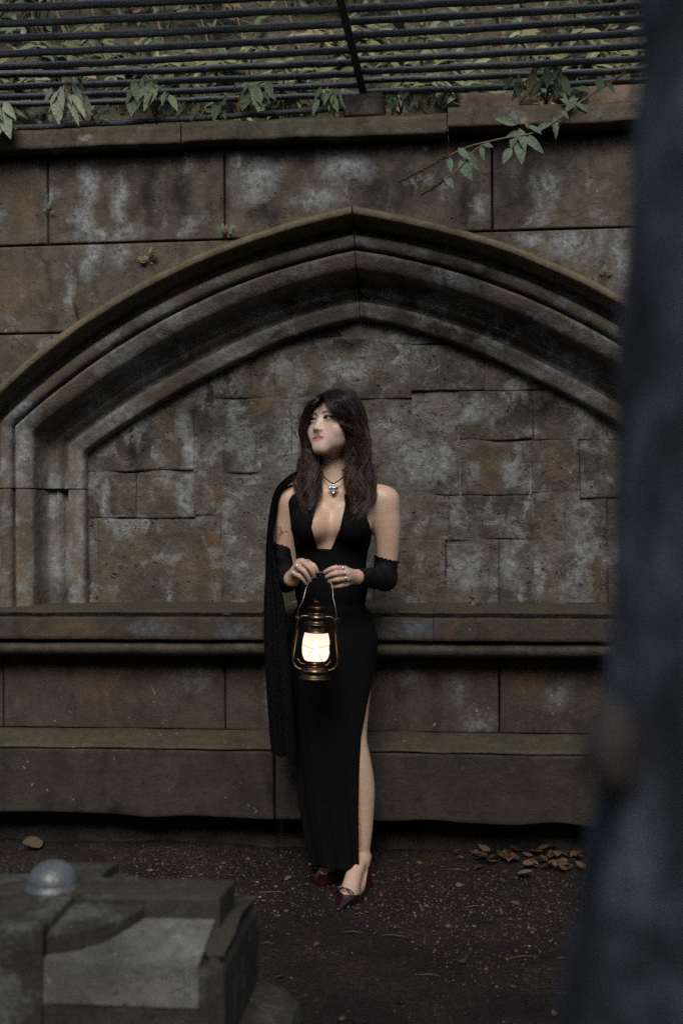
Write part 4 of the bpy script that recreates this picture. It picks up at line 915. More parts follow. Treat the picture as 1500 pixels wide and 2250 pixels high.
# keep only the figure itself, and colour the skin where it is coloured
q = (V-HC) @ HM; near = (np.linalg.norm(q-np.array([0, 0, -.01]), axis=1) < .16)
skin = np.array([.57, .385, .275]); C = np.tile(skin, (len(V), 1))
nz = fbm(V*60, 3)[:, None]; nz2 = fbm(V*17+9, 4)[:, None]; C = C*(1+.08*nz)*(1+np.array([.02, -.10, -.14])*nz2*1.1)*(1+.10*fbm(V*7, 3)[:, None])
def blend(mask, col): 
    global C
    m = np.clip(mask, 0, 1)[:, None]; C = C*(1-m)+np.array(col)*m
def sst(x, a, b): t = np.clip((x-a)/(b-a), 0, 1); return t*t*(3-2*t)
hx, hy, hz = q[:, 0], q[:, 1], q[:, 2]; fr = near & (hy < -.03)
blend(.75*near*sst(-hy, .02, .05)*sst(hz, -.115, -.085), (.60, .445, .36))
blend(fr*.38*np.maximum(np.exp(-(((hx-.045)/.018)**2+((hz+.030)/.014)**2)), np.exp(-(((hx+.045)/.018)**2+((hz+.030)/.014)**2))), (.56, .27, .20))
blend(fr*.5*np.exp(-((hx/.014)**2+((hz+.042)/.009)**2)), (.52, .27, .21))
for sx in (-1, 1): blend(fr*.9*np.exp(-(((hx-sx*.0070)/.0030)**2+((hz+.0445)/.0022)**2)), (.10, .04, .035))  # nostril shade painted into the skin colour
lipu = (hz < -.0575+.0022*(np.abs(hx) < .011)-.52*np.maximum(np.abs(hx)-.008, 0)) & (hz > -.0686-1.2*hx*hx) & (np.abs(hx) < .0262); lipl = (hz <= -.0686-1.2*hx*hx) & (hz > -.0803+hx*hx*11) & (np.abs(hx) < .025)
blend((fr & (hy < -.062) & lipu)*.92, (.26, .09, .08)); blend((fr & (hy < -.062) & lipl)*.9, (.47, .20, .17))
blend((fr & (np.abs(hz+.0686+1.2*hx*hx) < .0011) & (np.abs(hx) < .021) & (hy < -.062))*.8, (.12, .035, .03))
for sx in (-1, 1):
    u = (hx*sx-.031)/.0152; up = .0046*(1-u*u)-.0012+sx*0; g = fr & (np.abs(u) < 1.5)
    v = hz+.0012-u*.0012
    blend(g*.55*np.exp(-((v-.007)/.006)**2)*np.exp(-(u/1.0)**2), (.30, .20, .16))                       # eye shadow
    blend(g*np.exp(-((v-.0060*np.maximum(1-u*u, 0)-.0009-.0020*np.maximum(u-.6, 0))/.0021)**2)*(np.abs(u) < 1.45)*(u > -1.05), (.020, .013, .012))     # liner
    blend(g*.65*np.exp(-((v+.0042*np.maximum(1-u*u, 0)+.0006)/.0014)**2)*(np.abs(u) < 1.1)*sst(u, -.6, .9), (.05, .03, .028))
    bu = (hx*sx-.030)/.022; bz = .0205+.0040*bu-.0035*bu*bu
    blend(fr*.95*np.exp(-((hz-bz)/.0027)**2)*(np.abs(bu) < 1.05)*sst(bu, -1.2, -.7), (.030, .020, .017))    # brows
bodyz = V[:, 2]
blend(near & ((hy > -.030+.046*sst(-hz, -.02, .03)) & (hz > -.085) | (hz > .074)), (.014, .009, .008))         # scalp
handm = ((np.linalg.norm(V-P(755, 1268, -.22), axis=1) < .10) | (np.linalg.norm(V-P(665, 1258, -.22), axis=1) < .10)); blend(handm*.55*(.6+.6*np.clip(nz[:, 0], -.5, .5)), (.50, .26, .20))
s = NT('skin'); at = s.n('VertexColor', layer_name='Col').outputs[0]; nn = s.noise(s.co(), 900, 2)
m_skin = s.done(at, .42, s.bump(nn, .10, .001), Subsurface_Weight=.04, Subsurface_Radius=(1., .35, .2), Subsurface_Scale=.006, Specular_IOR_Level=.45)
body = pchild(mesh_np('body', V, Fc, m_skin, None, True, C)); tag(body, 'fair skin of the face, arms, hands and left leg')
del F

# eyes
m_eye = NT('eye'); at = m_eye.n('VertexColor', layer_name='Col').outputs[0]; m_eye = m_eye.done(at, .12)
for sx in (-1, 1):
    th = np.linspace(0, math.pi, 25); ph = np.linspace(0, 2*math.pi, 32, endpoint=False); TH, PH = np.meshgrid(th, ph, indexing='ij')
    d = np.stack([np.sin(TH)*np.cos(PH), np.sin(TH)*np.sin(PH), np.cos(TH)], -1).reshape(-1, 3); gz = np.array([-.20, -.97, -.02]); gz /= np.linalg.norm(gz)
    a = np.degrees(np.arccos(np.clip(d @ gz, -1, 1))); cl = np.where(a[:, None] < 14, (.006, .005, .005), np.where(a[:, None] < 31, (.028, .015, .010), (.50, .46, .43)))
    I = np.arange(25*32).reshape(25, 32); I = np.concatenate([I, I[:, :1]], 1); Q = np.stack([I[:-1, :-1], I[1:, :-1], I[1:, 1:], I[:-1, 1:]], -1).reshape(-1, 4)
    eb = pchild(mesh_np('eye', HC+(d*.0122+np.array([sx*.031, -.0668, -.001])) @ HM.T, Q, m_eye, None, True, cl))
    L = [H(sx*(.031+u*.0158), -.0685-.0145*math.sqrt(max(0, 1-(u*.86)**2))*.97-.0012, -.0012+.0012*u+.0064*(1-u*u)+.0008*max(u, 0)) for u in np.linspace(-1, 1.15, 12)]
    _l = (MB().tube(L, [.0006]+[.0013]*9+[.0015, .0006], 6).build('eyelash', NT('lash').done((.010, .007, .006), .6))); _l.parent = eb

# fingernails and rings
m_nail = NT('blue_nail_varnish').done((.012, .016, .05), .12, Coat_Weight=.6); m_silver = NT('silver').done((.62, .62, .64), .24, Metallic=1.)
for (tip, prev, r) in TIPS:
    d = tip-prev; d /= np.linalg.norm(d); up = np.array([0, -1., .3]); up -= d*(up@d); up /= np.linalg.norm(up); sd_ = np.cross(d, up)
    A = np.array([[tip+d*(-.2+1.5*u)*r+sd_*r*.72*v*math.sqrt(max(.05, 1-(max(u-.45, 0)/.62)**2))+up*r*(1.02-.35*v*v-.35*u*u) for v in np.linspace(-1, 1, 7)] for u in np.linspace(0, 1, 8)])
    B = A-up*.0012; mb = MB().grid(A).grid(B[::-1]); pchild(mb.build('fingernail', m_nail))
def ring_(pts, t, r, stone_=False, mat=m_silver, w=.0022):
    a, b = P(*pts[0]), P(*pts[1]); c = a+(b-a)*t; d = (b-a)/np.linalg.norm(b-a); u = np.cross(d, [0, 0, 1.]); u /= np.linalg.norm(u); v = np.cross(d, u)
    q = [c+(u*math.cos(x)+v*math.sin(x))*r for x in np.linspace(0, 2*math.pi, 25)]; mb = MB().tube(q, w, 6, False)
    if stone_:
        f = c+np.array([0, -1, .2])*r*1.1
        for k in range(6): mb.add(octa*.0032*rng.uniform(.7, 1.1)+f+rng.normal(0, .0022, 3), None, ot)
    pchild(mb.build('ring', mat, None, True))
ring_(HAND_R['index'], .38, .0100); ring_(HAND_R['middle'], .36, .0104, True, w=.0028); ring_(HAND_R['ring'], .34, .0100, True, w=.0026)
ring_(HAND_L['ring'], .18, .0102, True, w=.0028); ring_(HAND_L['little'], .22, .0094, w=.0024)
m_ink = NT('black_ink').done((.015, .012, .012), .6); ring_(HAND_L['index'], .12, .0102, False, m_ink, .0009); ring_(HAND_L['index'], .28, .0098, False, m_ink, .0009)
# tattoo lines on the arm
mb = MB()
for L in ([(606, 1166), (622, 1167), (640, 1167)], [(614, 1182), (618, 1172), (620, 1166), (616, 1160)], [(609, 1184), (614, 1174), (622, 1168)], [(608, 1158), (614, 1157), (620, 1160)]):
    a = spline([P(x, y, .0) for x, y in L], 14); ax_c = P(624, 1166, .022)
    out = []
    for p_ in a:
        dx = p_[0]-ax_c[0]; rr = .0412; p_ = p_.copy(); p_[1] = ax_c[1]-math.sqrt(max(rr*rr-dx*dx, 1e-6)); out.append(p_)
    mb.tube(out, .0007, 4)
pchild(mb.build('tattoo', m_ink))

# ------------------------------------------------------------------ dress
s = NT('black_jersey'); wv = s.noise(s.co((1, 1, .5)), 420, 3)
m_dress = s.done(s.mix(wv, (.0016, .0015, .0018), (.0040, .0037, .0043)), .85, s.bump(wv, .25, .001), Specular_IOR_Level=.12)
D = Field(np.arange(-.20, .20, .0036), np.arange(-.50, -.10, .0036), np.arange(.02, 1.46, .0036))
torso(D, .006)
D.cone(P(731, 1068, .025), .060, P(735, 1035, .02), .0535, .01); D.cone(P(690, 1080, .03), .047, SL, .046, .03, off=.0); D.cone(P(785, 1080, .03), .047, SR, .046, .03)
rows = [(1345, 652, 806, -.050, .10), (1400, 638, 821, -.072, .12), (1465, 634, 826, -.085, .12), (1560, 636, 822, -.080, .11), (1650, 646, 815, -.078, .10), (1760, 654, 812, -.072, .095), (1850, 668, 812, -.072, .10), (1925, 692, 812, -.080, .12)]
zr = np.array([P(728, r[0])[2] for r in rows])[::-1]; xl = np.array([P(r[1], r[0])[0] for r in rows])[::-1]; xr_ = np.array([P(r[2], r[0])[0] for r in rows])[::-1]
yf_ = np.array([PY0+r[3] for r in rows])[::-1]; yb_ = np.array([PY0+r[4] for r in rows])[::-1]
def skirt(X, Y, Z):
    cx = (np.interp(Z, zr, xl)+np.interp(Z, zr, xr_))/2; rx = (np.interp(Z, zr, xr_)-np.interp(Z, zr, xl))/2; c_y = (np.interp(Z, zr, yf_)+np.interp(Z, zr, yb_))/2; ry = (np.interp(Z, zr, yb_)-np.interp(Z, zr, yf_))/2
    th = np.arctan2((Y-c_y)/ry, (X-cx)/rx); am = .045*np.clip((.75-Z)/.6, 0, 1)
    e = np.sqrt(((X-cx)/rx)**2+((Y-c_y)/ry)**2)/(1+am*np.sin(th*9+Z*4)+.5*am*np.sin(th*17+1+Z*7)); return np.maximum((e-1)*np.minimum(rx, ry)*.9, Z-zr[-1])
D.put(skirt, (-.2, -.5, .02), (.2, -.1, zr[-1]+.02), .03)
PX, PYx = proj(D.x[:, None, None], D.y[None, :, None], D.z[None, None, :])
FRONT = [(630, 1090), (668, 1078), (700, 1050), (706, 1030), (716, 1030), (706, 1075), (690, 1130), (684, 1158), (697, 1205), (727, 1207), (746, 1162), (758, 1110), (752, 1060), (748, 1030), (762, 1030), (776, 1075), (796, 1112), (809, 1145), (822, 1185), (900, 1260), (900, 1300), (831, 1400), (826, 1462), (806, 1550), (793, 1620), (789, 1690), (787, 1780), (788, 1880), (790, 1916), (740, 1911), (692, 1905), (560, 1905), (560, 1200), (636, 1135)]
BACK = [(560, 1190), (640, 1175), (800, 1175), (900, 1190), (900, 1300), (831, 1400), (826, 1462), (806, 1550), (793, 1620), (789, 1690), (787, 1780), (788, 1880), (790, 1916), (740, 1911), (692, 1905), (560, 1905)]
dz_ = np.where(D.y[None, :, None] < PY0+.035, 1, 0)
fd = poly_sd(PX, PYx, FRONT)/655; bd = poly_sd(PX, PYx, BACK)/655
D.D = np.maximum(D.D, np.where(dz_ > 0, fd, bd).astype(np.float32))
Vd, Fd = D.mesh(); pchild(mesh_np('dress', Vd, Fd, m_dress)); del D, PX, PYx, fd, bd, dz_

# lace sleeves
s = NT('black_lace'); v1 = s.n('TexVoronoi', {'Vector': s.co(), 'Scale': 260.}, feature='DISTANCE_TO_EDGE').outputs[0]; big = s.noise(s.co(), 38, 3)
hole = s.ma('MULTIPLY', s.step(v1, .10, .2), s.step(big, .46, .56)); m_lace = s.done(s.mix(s.step(big, .4, .6), (.007, .007, .010), (.002, .002, .003)), .75, s.bump(v1, .6, .002), Specular_IOR_Level=.2, Alpha=s.ma('SUBTRACT', 1., s.ma('MULTIPLY', hole, .16)))
for S_, mid, E_, W_, top in ((SR, P(849, 1225, .04), ER, WR, 1231), (SL, P(624, 1225, .035), EL, WL, 1200)):
    lo = np.minimum(np.minimum(E_, W_), mid)-.06; hi = np.maximum(np.maximum(E_, W_), mid)+.06; hi[2] += .05
    D = Field(np.arange(lo[0], hi[0], .0026), np.arange(lo[1], hi[1], .0026), np.arange(lo[2], hi[2], .0026))
    up = mid+(mid-E_)*.9
    D.chain([up, mid, E_], [.0435, .0405, .0385], .02); D.chain([E_, E_*.55+W_*.45, W_, W_+(W_-E_)*.03], [.0375, .0350, .0262, .0265], .02)
    ztop = P(800, top, 0)[2]; x0, y0 = mid[0], mid[1]
    def cut(X, Y, Z): th = np.arctan2(Y-y0, X-x0); return np.broadcast_to(Z-(ztop+.0045*np.abs(np.sin(th*9))-.01*(X-x0)/.04), np.broadcast(X, Y, Z).shape)
    D.put(cut, lo-.1, hi+.1, .001, 'i')
    dv = (W_-E_)/np.linalg.norm(W_-E_); e_ = W_+dv*.006
    D.put(lambda X, Y, Z: np.where(Y < E_[1]-.05, (X-e_[0])*dv[0]+(Y-e_[1])*dv[1]+(Z-e_[2])*dv[2], -1.), lo-.1, hi+.1, .001, 'i')
    Vs, Fs = D.mesh(); slv = pchild(mesh_np('lace_sleeve', Vs, Fs, m_lace))
    th = np.linspace(0, 2*math.pi, 90); q = [(mid[0]+.0415*math.cos(t), mid[1]+.0415*math.sin(t), ztop+.0045*abs(math.sin(t*9))-.01*math.cos(t)+.0) for t in th]; MB().tube(q, .0022, 5, False).build('lace_trim', m_lace, slv)

# shawl over the shoulder
rowsS = [(1036, 652, 664, .09, .06), (1046, 636, 660, .06, .0), (1060, 620, 645, .05, -.03), (1078, 607, 625, .05, -.032), (1110, 598, 614, .06, -.032), (1150, 592, 608, .06, -.034), (1200, 588, 607, .06, -.038), (1260, 586, 618, .06, -.055), (1320, 583, 634, .05, -.075), (1400, 583, 645, .05, -.09), (1500, 588, 654, .05, -.095), (1580, 594, 660, .05, -.095), (1648, 600, 663, .05, -.092)]
n_u = 34; A = []
ctl = spline([list(r) for r in rowsS], 110)
for i, r in enumerate(ctl):
    row = []
    for j in range(n_u):
        u = j/(n_u-1); px = r[1]+(r[2]-r[1])*np.interp(u, [0, .2, .4, .6, 1], [.1, 0, .02, .25, 1]); f = min(1, i/45)
        y = np.interp(u, [0, .2, .4, .6, 1], [r[3], r[3]*.5, -.03, r[4]-.012, r[4]-.012]) + .012*f*math.sin(u*21+i*.02)+.006*f*math.sin(u*43+i*.05)
        p_ = P(px, r[0], 0); p_ = np.array([p_[0]+.003*f*math.sin(u*30), PY0+y, p_[2]]); row.append(p_)
    A.append(row)
A = np.array(A); s = NT('black_chiffon'); wv = s.noise(s.co(), 300, 3); lz = s.n('TexVoronoi', {'Vector': s.co(), 'Scale': 330.}, feature='DISTANCE_TO_EDGE').outputs[0]
m_shawl = s.done(s.mix(s.step(lz, .05, .12), (.0016, .0016, .0022), (.0045, .0045, .006)), .9, s.bump(wv, .3, .002), Specular_IOR_Level=.1, Alpha=s.ma('ADD',   .88, s.ma('MULTIPLY', s.step(lz, .12, .04), .12)))
mb = MB().grid(A[:, ::-1]); B = A.copy(); B[..., 1] += .003; B[..., 0] += .0015; mb.grid(B); pchild(mb.build('shawl', m_shawl))

# necklace
m_cord = NT('black_cord').done((.008, .006, .006), .6); nk = [P(706, 1034, -.03), P(711, 1046, -.050), P(722, 1057, -.064), P(732, 1062, -.070), P(744, 1056, -.064), P(756, 1046, -.048), P(762, 1038, -.03)]
cord = pchild(MB().tube(spline(nk, 40), .0021, 6).build('necklace', m_cord))
c0_ = P(732, 1074, -.070); mb = MB()
for dx, dz, a, b in ((0, 0, .0055, .0125), (0, .003, .0130, .0055), (-.0110, .004, .0050, .0062), (.0110, .004, .0050, .0062), (0, .012, .0050, .0045), (-.004, -.008, .004, .005), (.004, -.008, .004, .005), (0, -.014, .005, .004)):
    th = np.linspace(0, math.pi, 8); ph = np.linspace(0, 2*math.pi, 12, endpoint=False); TH, PH = np.meshgrid(th, ph, indexing='ij')
    mb.grid(np.stack([np.sin(TH)*np.cos(PH)*a+dx, np.sin(TH)*np.sin(PH)*.004, np.cos(TH)*b+dz], -1)+c0_, wrap=True)
mb.V = [v+.0008*rng.normal(size=v.shape) for v in mb.V]; mb.tube([c0_+np.array([.004*math.cos(a), 0, .018+.004*math.sin(a)]) for a in np.linspace(0, 6.3, 14)], .0013, 6, False)
o = mb.build('pendant', NT('aged_silver').done((.72, .74, .78), .36, Metallic=1.)); o.parent = cord

# shoes
s = NT('burgundy_patent'); m_shoe = s.done(s.mix(s.noise(s.co(), 60), (.026, .002, .0055), (.015, .0012, .0035)), .22, Coat_Weight=.5, Coat_Roughness=.12)
for toe, heel, ball, ank, opening in ((toeR, heelR, ballR, AR, [(741, 1956), (757, 1966), (797, 1966), (801, 1952), (804, 1935), (809, 1890), (750, 1880)]), (toeL, heelL, ballL, AL, [(697, 1913), (708, 1921), (726, 1917), (745, 1910), (745, 1880), (697, 1880)])):
    lo = np.minimum(np.minimum(toe, heel), ball)-.07; hi = np.maximum(np.maximum(toe, heel), ball)+.09; lo[2] = -.02
    D = Field(np.arange(lo[0], hi[0], .0022), np.arange(lo[1], hi[1], .0022), np.arange(lo[2], hi[2], .0022))
    fwd = (toe-heel)*[1, 1, 0]; fwd /= np.linalg.norm(fwd); tip = toe+fwd*.012
    D.chain([heel+[0, 0, .004], ball+[0, 0, .0], tip], [.0265, .036, .007], .02); D.cone(ank*.4+ball*.6, .034, ball, .035, .02); D.cone(heel, .0265, ank*.55+heel*.45, .0265, .012)
    D.put(lambda X, Y, Z: np.broadcast_to(.004-Z, np.broadcast(X, Y, Z).shape), lo, hi, .001, 'i')
    D.cone(heel+[0, 0, .01]-fwd*.012, .013, [heel[0]-fwd[0]*.016, heel[1]-fwd[1]*.016, .004], .009, .01)
    PX, PYx = proj(D.x[:, None, None], D.y[None, :, None], D.z[None, None, :]); D.D = np.maximum(D.D, (-poly_sd(PX, PYx, opening)/640).astype(np.float32))
    Vs, Fs = D.mesh(); sh = pchild(mesh_np('shoe', Vs, Fs, m_shoe))
    sdv = np.cross(fwd, [0, 0, 1.]); b2 = ball+fwd*.034-np.array([0, 0, .004])
    strap = [b2+sdv*x+np.array([0, 0, .036*math.sqrt(max(0, 1-(x/.036)**2))+.002])+fwd*(.008*x/.036) for x in np.linspace(-.031, .031, 15)]
    MB().tube(strap, .0022, 6).build('strap', m_shoe, sh)
    strap2 = [b2+sdv*x-fwd*(.02*x/.036+.004)+np.array([0, 0, .035*math.sqrt(max(0, 1-(x/.037)**2))+.002]) for x in np.linspace(-.033, .033, 15)]; MB().tube(strap2, .0022, 6).build('strap', m_shoe, sh)
    bk = b2+sdv*.020-fwd*.012+np.array([0, -.004, .033]); (MB().tube([bk+np.array([x, -.002, z]) for x, z in ((-.006, -.005), (.006, -.005), (.006, .005), (-.006, .005), (-.006, -.005))], .0011, 5).build('buckle', m_silver, sh))

# ------------------------------------------------------------------ hair
GUIDES = [
 # viewer's right: fringe to the back
 [(711, 868, -.085), (717, 882, -.120), (731, 900, -.132), (751, 920, -.120), (768, 946, -.090), (775, 985, -.066), (768, 1030, -.072), (768, 1080, -.100), (764, 1120, -.118), (752, 1152, -.122)],
 [(718, 863, -.070), (735, 880, -.115), (757, 904, -.104), (774, 945, -.078), (780, 985, -.060), (773, 1035, -.070), (778, 1085, -.095), (774, 1130, -.115), (763, 1160, -.122)],
 [(726, 860, -.045), (752, 874, -.078), (772, 905, -.075), (781, 950, -.055), (782, 1000, -.045), (784, 1050, -.060), (789, 1100, -.085), (784, 1140, -.108), (776, 1164, -.112)],
 [(735, 857, -.015), (765, 868, -.035), (786, 900, -.030), (795, 950, -.015), (796, 1005, -.012), (802, 1045, -.030), (803, 1090, -.065), (797, 1130, -.092), (788, 1160, -.105)],
 [(742, 857, .015), (772, 872, .02), (794, 910, .03), (800, 960, .035), (803, 1010, .03), (812, 1040, .01), (815, 1075, -.035), (806, 1110, -.06), (800, 1148, -.085)],
 [(742, 858, .04), (772, 880, .06), (788, 920, .075), (795, 970, .08), (797, 1030, .085), (800, 1090, .09), (795, 1130, .09)],
 [(735, 858, .05), (745, 885, .085), (752, 930, .095), (755, 990, .09), (755, 1060, .10), (752, 1120, .11)],
 # viewer's left
 [(722, 860, .05), (705, 885, .08), (698, 930, .085), (700, 990, .08), (700, 1060, .095), (702, 1110, .10)],
 [(714, 861, .02), (684, 884, .02), (670, 920, .02), (669, 960, .02), (672, 1000, .02), (662, 1030, .01), (652, 1062, -.025), (652, 1100, -.055), (660, 1138, -.08)],
 [(711, 863, -.015), (682, 882, -.03), (670, 915, -.035), (670, 955, -.02), (677, 1000, -.02), (673, 1040, -.04), (660, 1085, -.070), (662, 1120, -.09), (668, 1142, -.1)],
 [(709, 866, -.05), (690, 880, -.07), (676, 905, -.055), (671, 940, -.03), (677, 985, -.02), (684, 1035, -.055), (678, 1085, -.085), (682, 1125, -.108), (690, 1146, -.115)],
 [(708, 867, -.075), (693, 877, -.095), (679, 900, -.080), (672, 930, -.050), (677, 975, -.025), (694, 1020, -.055), (697, 1070, -.085), (690, 1115, -.108), (700, 1148, -.118)],
]
GUIDES += [[(711, 866, -.09), (716, 878, -.122), (720, 892, -.136), (727, 903, -.139), (736, 914, -.134), (744, 920, -.126)], [(722, 862, -.08), (734, 876, -.116), (740, 893, -.130), (745, 908, -.126), (749, 922, -.118), (754, 936, -.108)],
           [(705, 867, -.085), (697, 874, -.108), (690, 884, -.116), (684, 896, -.110), (679, 912, -.095), (676, 930, -.075)], [(708, 865, -.088), (702, 873, -.114), (697, 882, -.124), (690, 890, -.122), (684, 902, -.108), (680, 918, -.09)]]
GW = [np.array([P(*p) for p in spline(g, 40)]) for g in GUIDES]
pairs = [(0, 1, 2.2), (1, 2, 2.0), (2, 3, 2.0), (3, 4, 2.0), (4, 5, 1.6), (5, 6, 1.6), (6, 7, 1.6), (7, 8, 1.5), (8, 9, 1.8), (9, 10, 1.8), (10, 11, 1.8), (12, 13, .34), (14, 15, .07)]
NS = 5200; wts = np.array([p[2] for p in pairs]); cnts = (NS*wts/wts.sum()).astype(int)
KS = 34; tt = np.linspace(0, 1, KS); Vh, Fh, Ch = [], [], []; base = 0
PHS = np.cumsum(rng.uniform(.5, 1.4, (12, 3)), 0)
tri = np.array([0, 2*math.pi/3, 4*math.pi/3])
head_c = HC+HM @ np.array([0, .012, .018])
for (a, b, w), cn in zip(pairs, cnts):
    nclump = 5; bph = rng.uniform(0, 6.28, 3); cu = rng.random(nclump); cln = rng.uniform(.66, 1.0, nclump); cv = np.exp(rng.normal(0, .42, nclump)); cu = (np.arange(nclump)+rng.uniform(.1, .9, nclump))/nclump; cph = rng.uniform(0, 6.28, (nclump, 3)); camp = rng.uniform(.7, 1.25, nclump); cfr = rng.normal(2.9, .35, nclump)
    for i in range(cn):
        k = rng.integers(nclump); loose = rng.random() < .10; u = rng.random() if loose else np.clip(cu[k]+rng.normal(0, .03), 0, 1); stray = rng.random() < .035
        ln = cln[k]*rng.uniform(.88, 1.0) if not stray else rng.uniform(.7, 1.02); t = tt*ln*39; i0 = np.minimum(t.astype(int), 38); f = (t-i0)[:, None]
        ga = GW[a][i0]*(1-f)+GW[a][i0+1]*f; gb = GW[b][i0]*(1-f)+GW[b][i0+1]*f; p_ = ga*(1-u)+gb*u
        # bow outwards from the head between two guides, random depth inside the lock
        env = np.clip((tt-.18)/.4, 0, 1)*(.10 if a >= 12 else 1.)
        wob = np.stack([np.sin(tt*cfr[k]*6.28+cph[k, j]) for j in range(3)], -1)*np.array([.0150, .013, .003])*camp[k]*env[:, None]
        fine = np.stack([np.sin(tt*rng.uniform(2.5, 4.5)*6.28+rng.uniform(0, 6.28)) for j in range(3)], -1)*.0011*env[:, None]*(2.6 if stray else 1)
        sc = (.0012 if a >= 12 else .0030)+.0012*env*(1-.80*np.clip((tt-.55)/.45, 0, 1)); offs = rng.normal(0, 1, 3)*np.array([1, 1.1, .5])*(1.9 if stray else 1)
        p_ = p_+wob+fine+offs[None]*sc[:, None]
        # keep strands outside the skull
        dlt = (p_-head_c) @ HM; e = np.sqrt((dlt[:, 0]/.0745)**2+(dlt[:, 1]/.092)**2+(dlt[:, 2]/.087)**2); m = (e < 1) & (tt < (1.1 if a >= 12 else .30))
        if m.any(): dlt[m] /= e[m][:, None]; p_ = np.where(m[:, None], head_c+dlt @ HM.T, p_)
        r = np.interp(tt, [0, .1, .75, 1], [.0007, .0009, .00075, .0002])*rng.uniform(.7, 1.25)
        tg = np.gradient(p_, axis=0); tg /= np.linalg.norm(tg, axis=1)[:, None]+1e-9; ux = np.cross(tg, [0, 1., 0]); ux /= np.linalg.norm(ux, axis=1)[:, None]+1e-9; vx = np.cross(tg, ux)
        V3 = p_[:, None]+r[:, None, None]*(np.cos(tri)[None, :, None]*ux[:, None]+np.sin(tri)[None, :, None]*vx[:, None]); Vh.append(V3.reshape(-1, 3))
        I = base+np.arange(KS*3).reshape(KS, 3); J = np.roll(I, -1, 1); Fh.append(np.stack([I[:-1], J[:-1], J[1:], I[1:]], -1).reshape(-1, 4)); base += KS*3
        v = cv[k]*rng.uniform(.75, 1.3); cr0 = np.array([.0085, .0070, .0075])*v; cr1 = np.array([.043, .020, .014])*v; g = np.clip((tt-.22)/.5, 0, 1)[:, None]*(.25 if a >= 12 else 1.); Ch.append(np.repeat(cr0*(1-g)+cr1*g, 3, 0))
s = NT('dark_brown_hair'); at = s.n('VertexColor', layer_name='Col').outputs[0]
m_hair = s.done(at, .36, Specular_IOR_Level=.55)
hair = pchild(mesh_np('hair', np.concatenate(Vh), np.concatenate(Fh), m_hair, None, True, np.concatenate(Ch))); tag(hair, 'long wavy hair, black at the crown and reddish brown below')
# fill inside the locks so that nothing shows through
D = Field(np.arange(-.16, .16, .004), np.arange(-.42, -.10, .004), np.arange(1.22, 1.72, .004))
D.ell(head_c+HM @ np.array([0, .006, .003]), (.074, .088, .086), .01, M=HM)
for gi in (4, 5, 6, 7, 8):
    g = GW[gi][4:30:3]; g = g+np.array([0, .008, 0])
    D.chain(list(g), list(np.linspace(.016, .010, len(g))), .02)
for a_, b_ in ((5, 6), (6, 7), (7, 8), (4, 5)):
    g = ((GW[a_]+GW[b_])/2)[4:28:3]; D.chain(list(g), list(np.linspace(.018, .010, len(g))), .02)
def facecut(X, Y, Z):
    q_ = np.stack(np.broadcast_arrays(X-HC[0], Y-HC[1], Z-HC[2]), -1) @ HM; return np.maximum(-(q_[..., 1]+.028-.5*np.maximum(q_[..., 2]-.05, 0))*1., -1.)
D.put(facecut, (-.2, -.5, 1.2), (.2, 0, 1.75), .001, 'i')
Vf, Ff = D.mesh(); o = pchild(mesh_np('hair', Vf, Ff, NT('hair_inner').done((.007, .005, .005), .7)))
# ================================================================== LANTERN HELD BY ITS BAIL
s = NT('aged_brass'); nn = s.noise(s.co(), 70, 4, .65)
m_brass = s.done(s.mix(s.step(nn, .35, .7), (.17, .115, .064), (.065, .044, .026)), s.step(nn, .3, .7, .2, .42), s.bump(nn, .15, .002), Metallic=1.)
LY = -.262; lb = P(691.5, 1493, LY); lt = P(697, 1335, LY)
lan = empty('lantern', tuple(lb), 'lit brass hurricane lantern hanging from the hands of the woman', 'lantern')
zx = (lt-lb)/np.linalg.norm(lt-lb); xx_ = np.array([1, 0, .02]); xx_ -= zx*(xx_@zx); xx_ /= np.linalg.norm(xx_); yx = np.cross(zx, xx_)
LM = Matrix(((xx_[0], yx[0], zx[0], 0), (xx_[1], yx[1], zx[1], 0), (xx_[2], yx[2], zx[2], 0), (0, 0, 0, 1)))
lan.matrix_world = Matrix.Translation(lb) @ LM
def lpart(mb, name, mat): return mb.build(name, mat, lan)
lpart(MB().lathe([(0, 0), (.048, 0), (.0515, .002), (.0522, .005), (.0505, .009), (.0465, .0115), (.0445, .014), (.0438, .022), (.0450, .0245), (.0462, .027), (.0455, .030), (.0415, .036), (.0345, .041), (.0300, .0425), (.0285, .0445), (.0285, .047), (.0305, .0485), (.0315, .051), (.0310, .054), (.029, .056), (0, .056)], 40), 'fuel_tank', m_brass)
lpart(MB().lathe([(.0295, .0555), (.0330, .0565), (.0345, .0590), (.0325, .0600)], 36), 'globe_plate', m_brass)
gp = [(.0300, .0585), (.0355, .0640), (.0400, .0740), (.0428, .0870), (.0432, .1000), (.0425, .1150), (.0400, .1320), (.0370, .1450), (.0355, .1480)]
gp = spline([(a, b, 0) for a, b in gp], 26)[:, :2]
s = NT('frosted_globe_lit'); em = s.n('Emission', {'Color': (1., .63, .54, 1), 'Strength': .56}); tr = s.n('BsdfTranslucent', {'Color': (.62, .52, .46, 1)}); gl = s.n('BsdfGlossy', {'Color': (.5, .5, .5, 1), 'Roughness': .3})
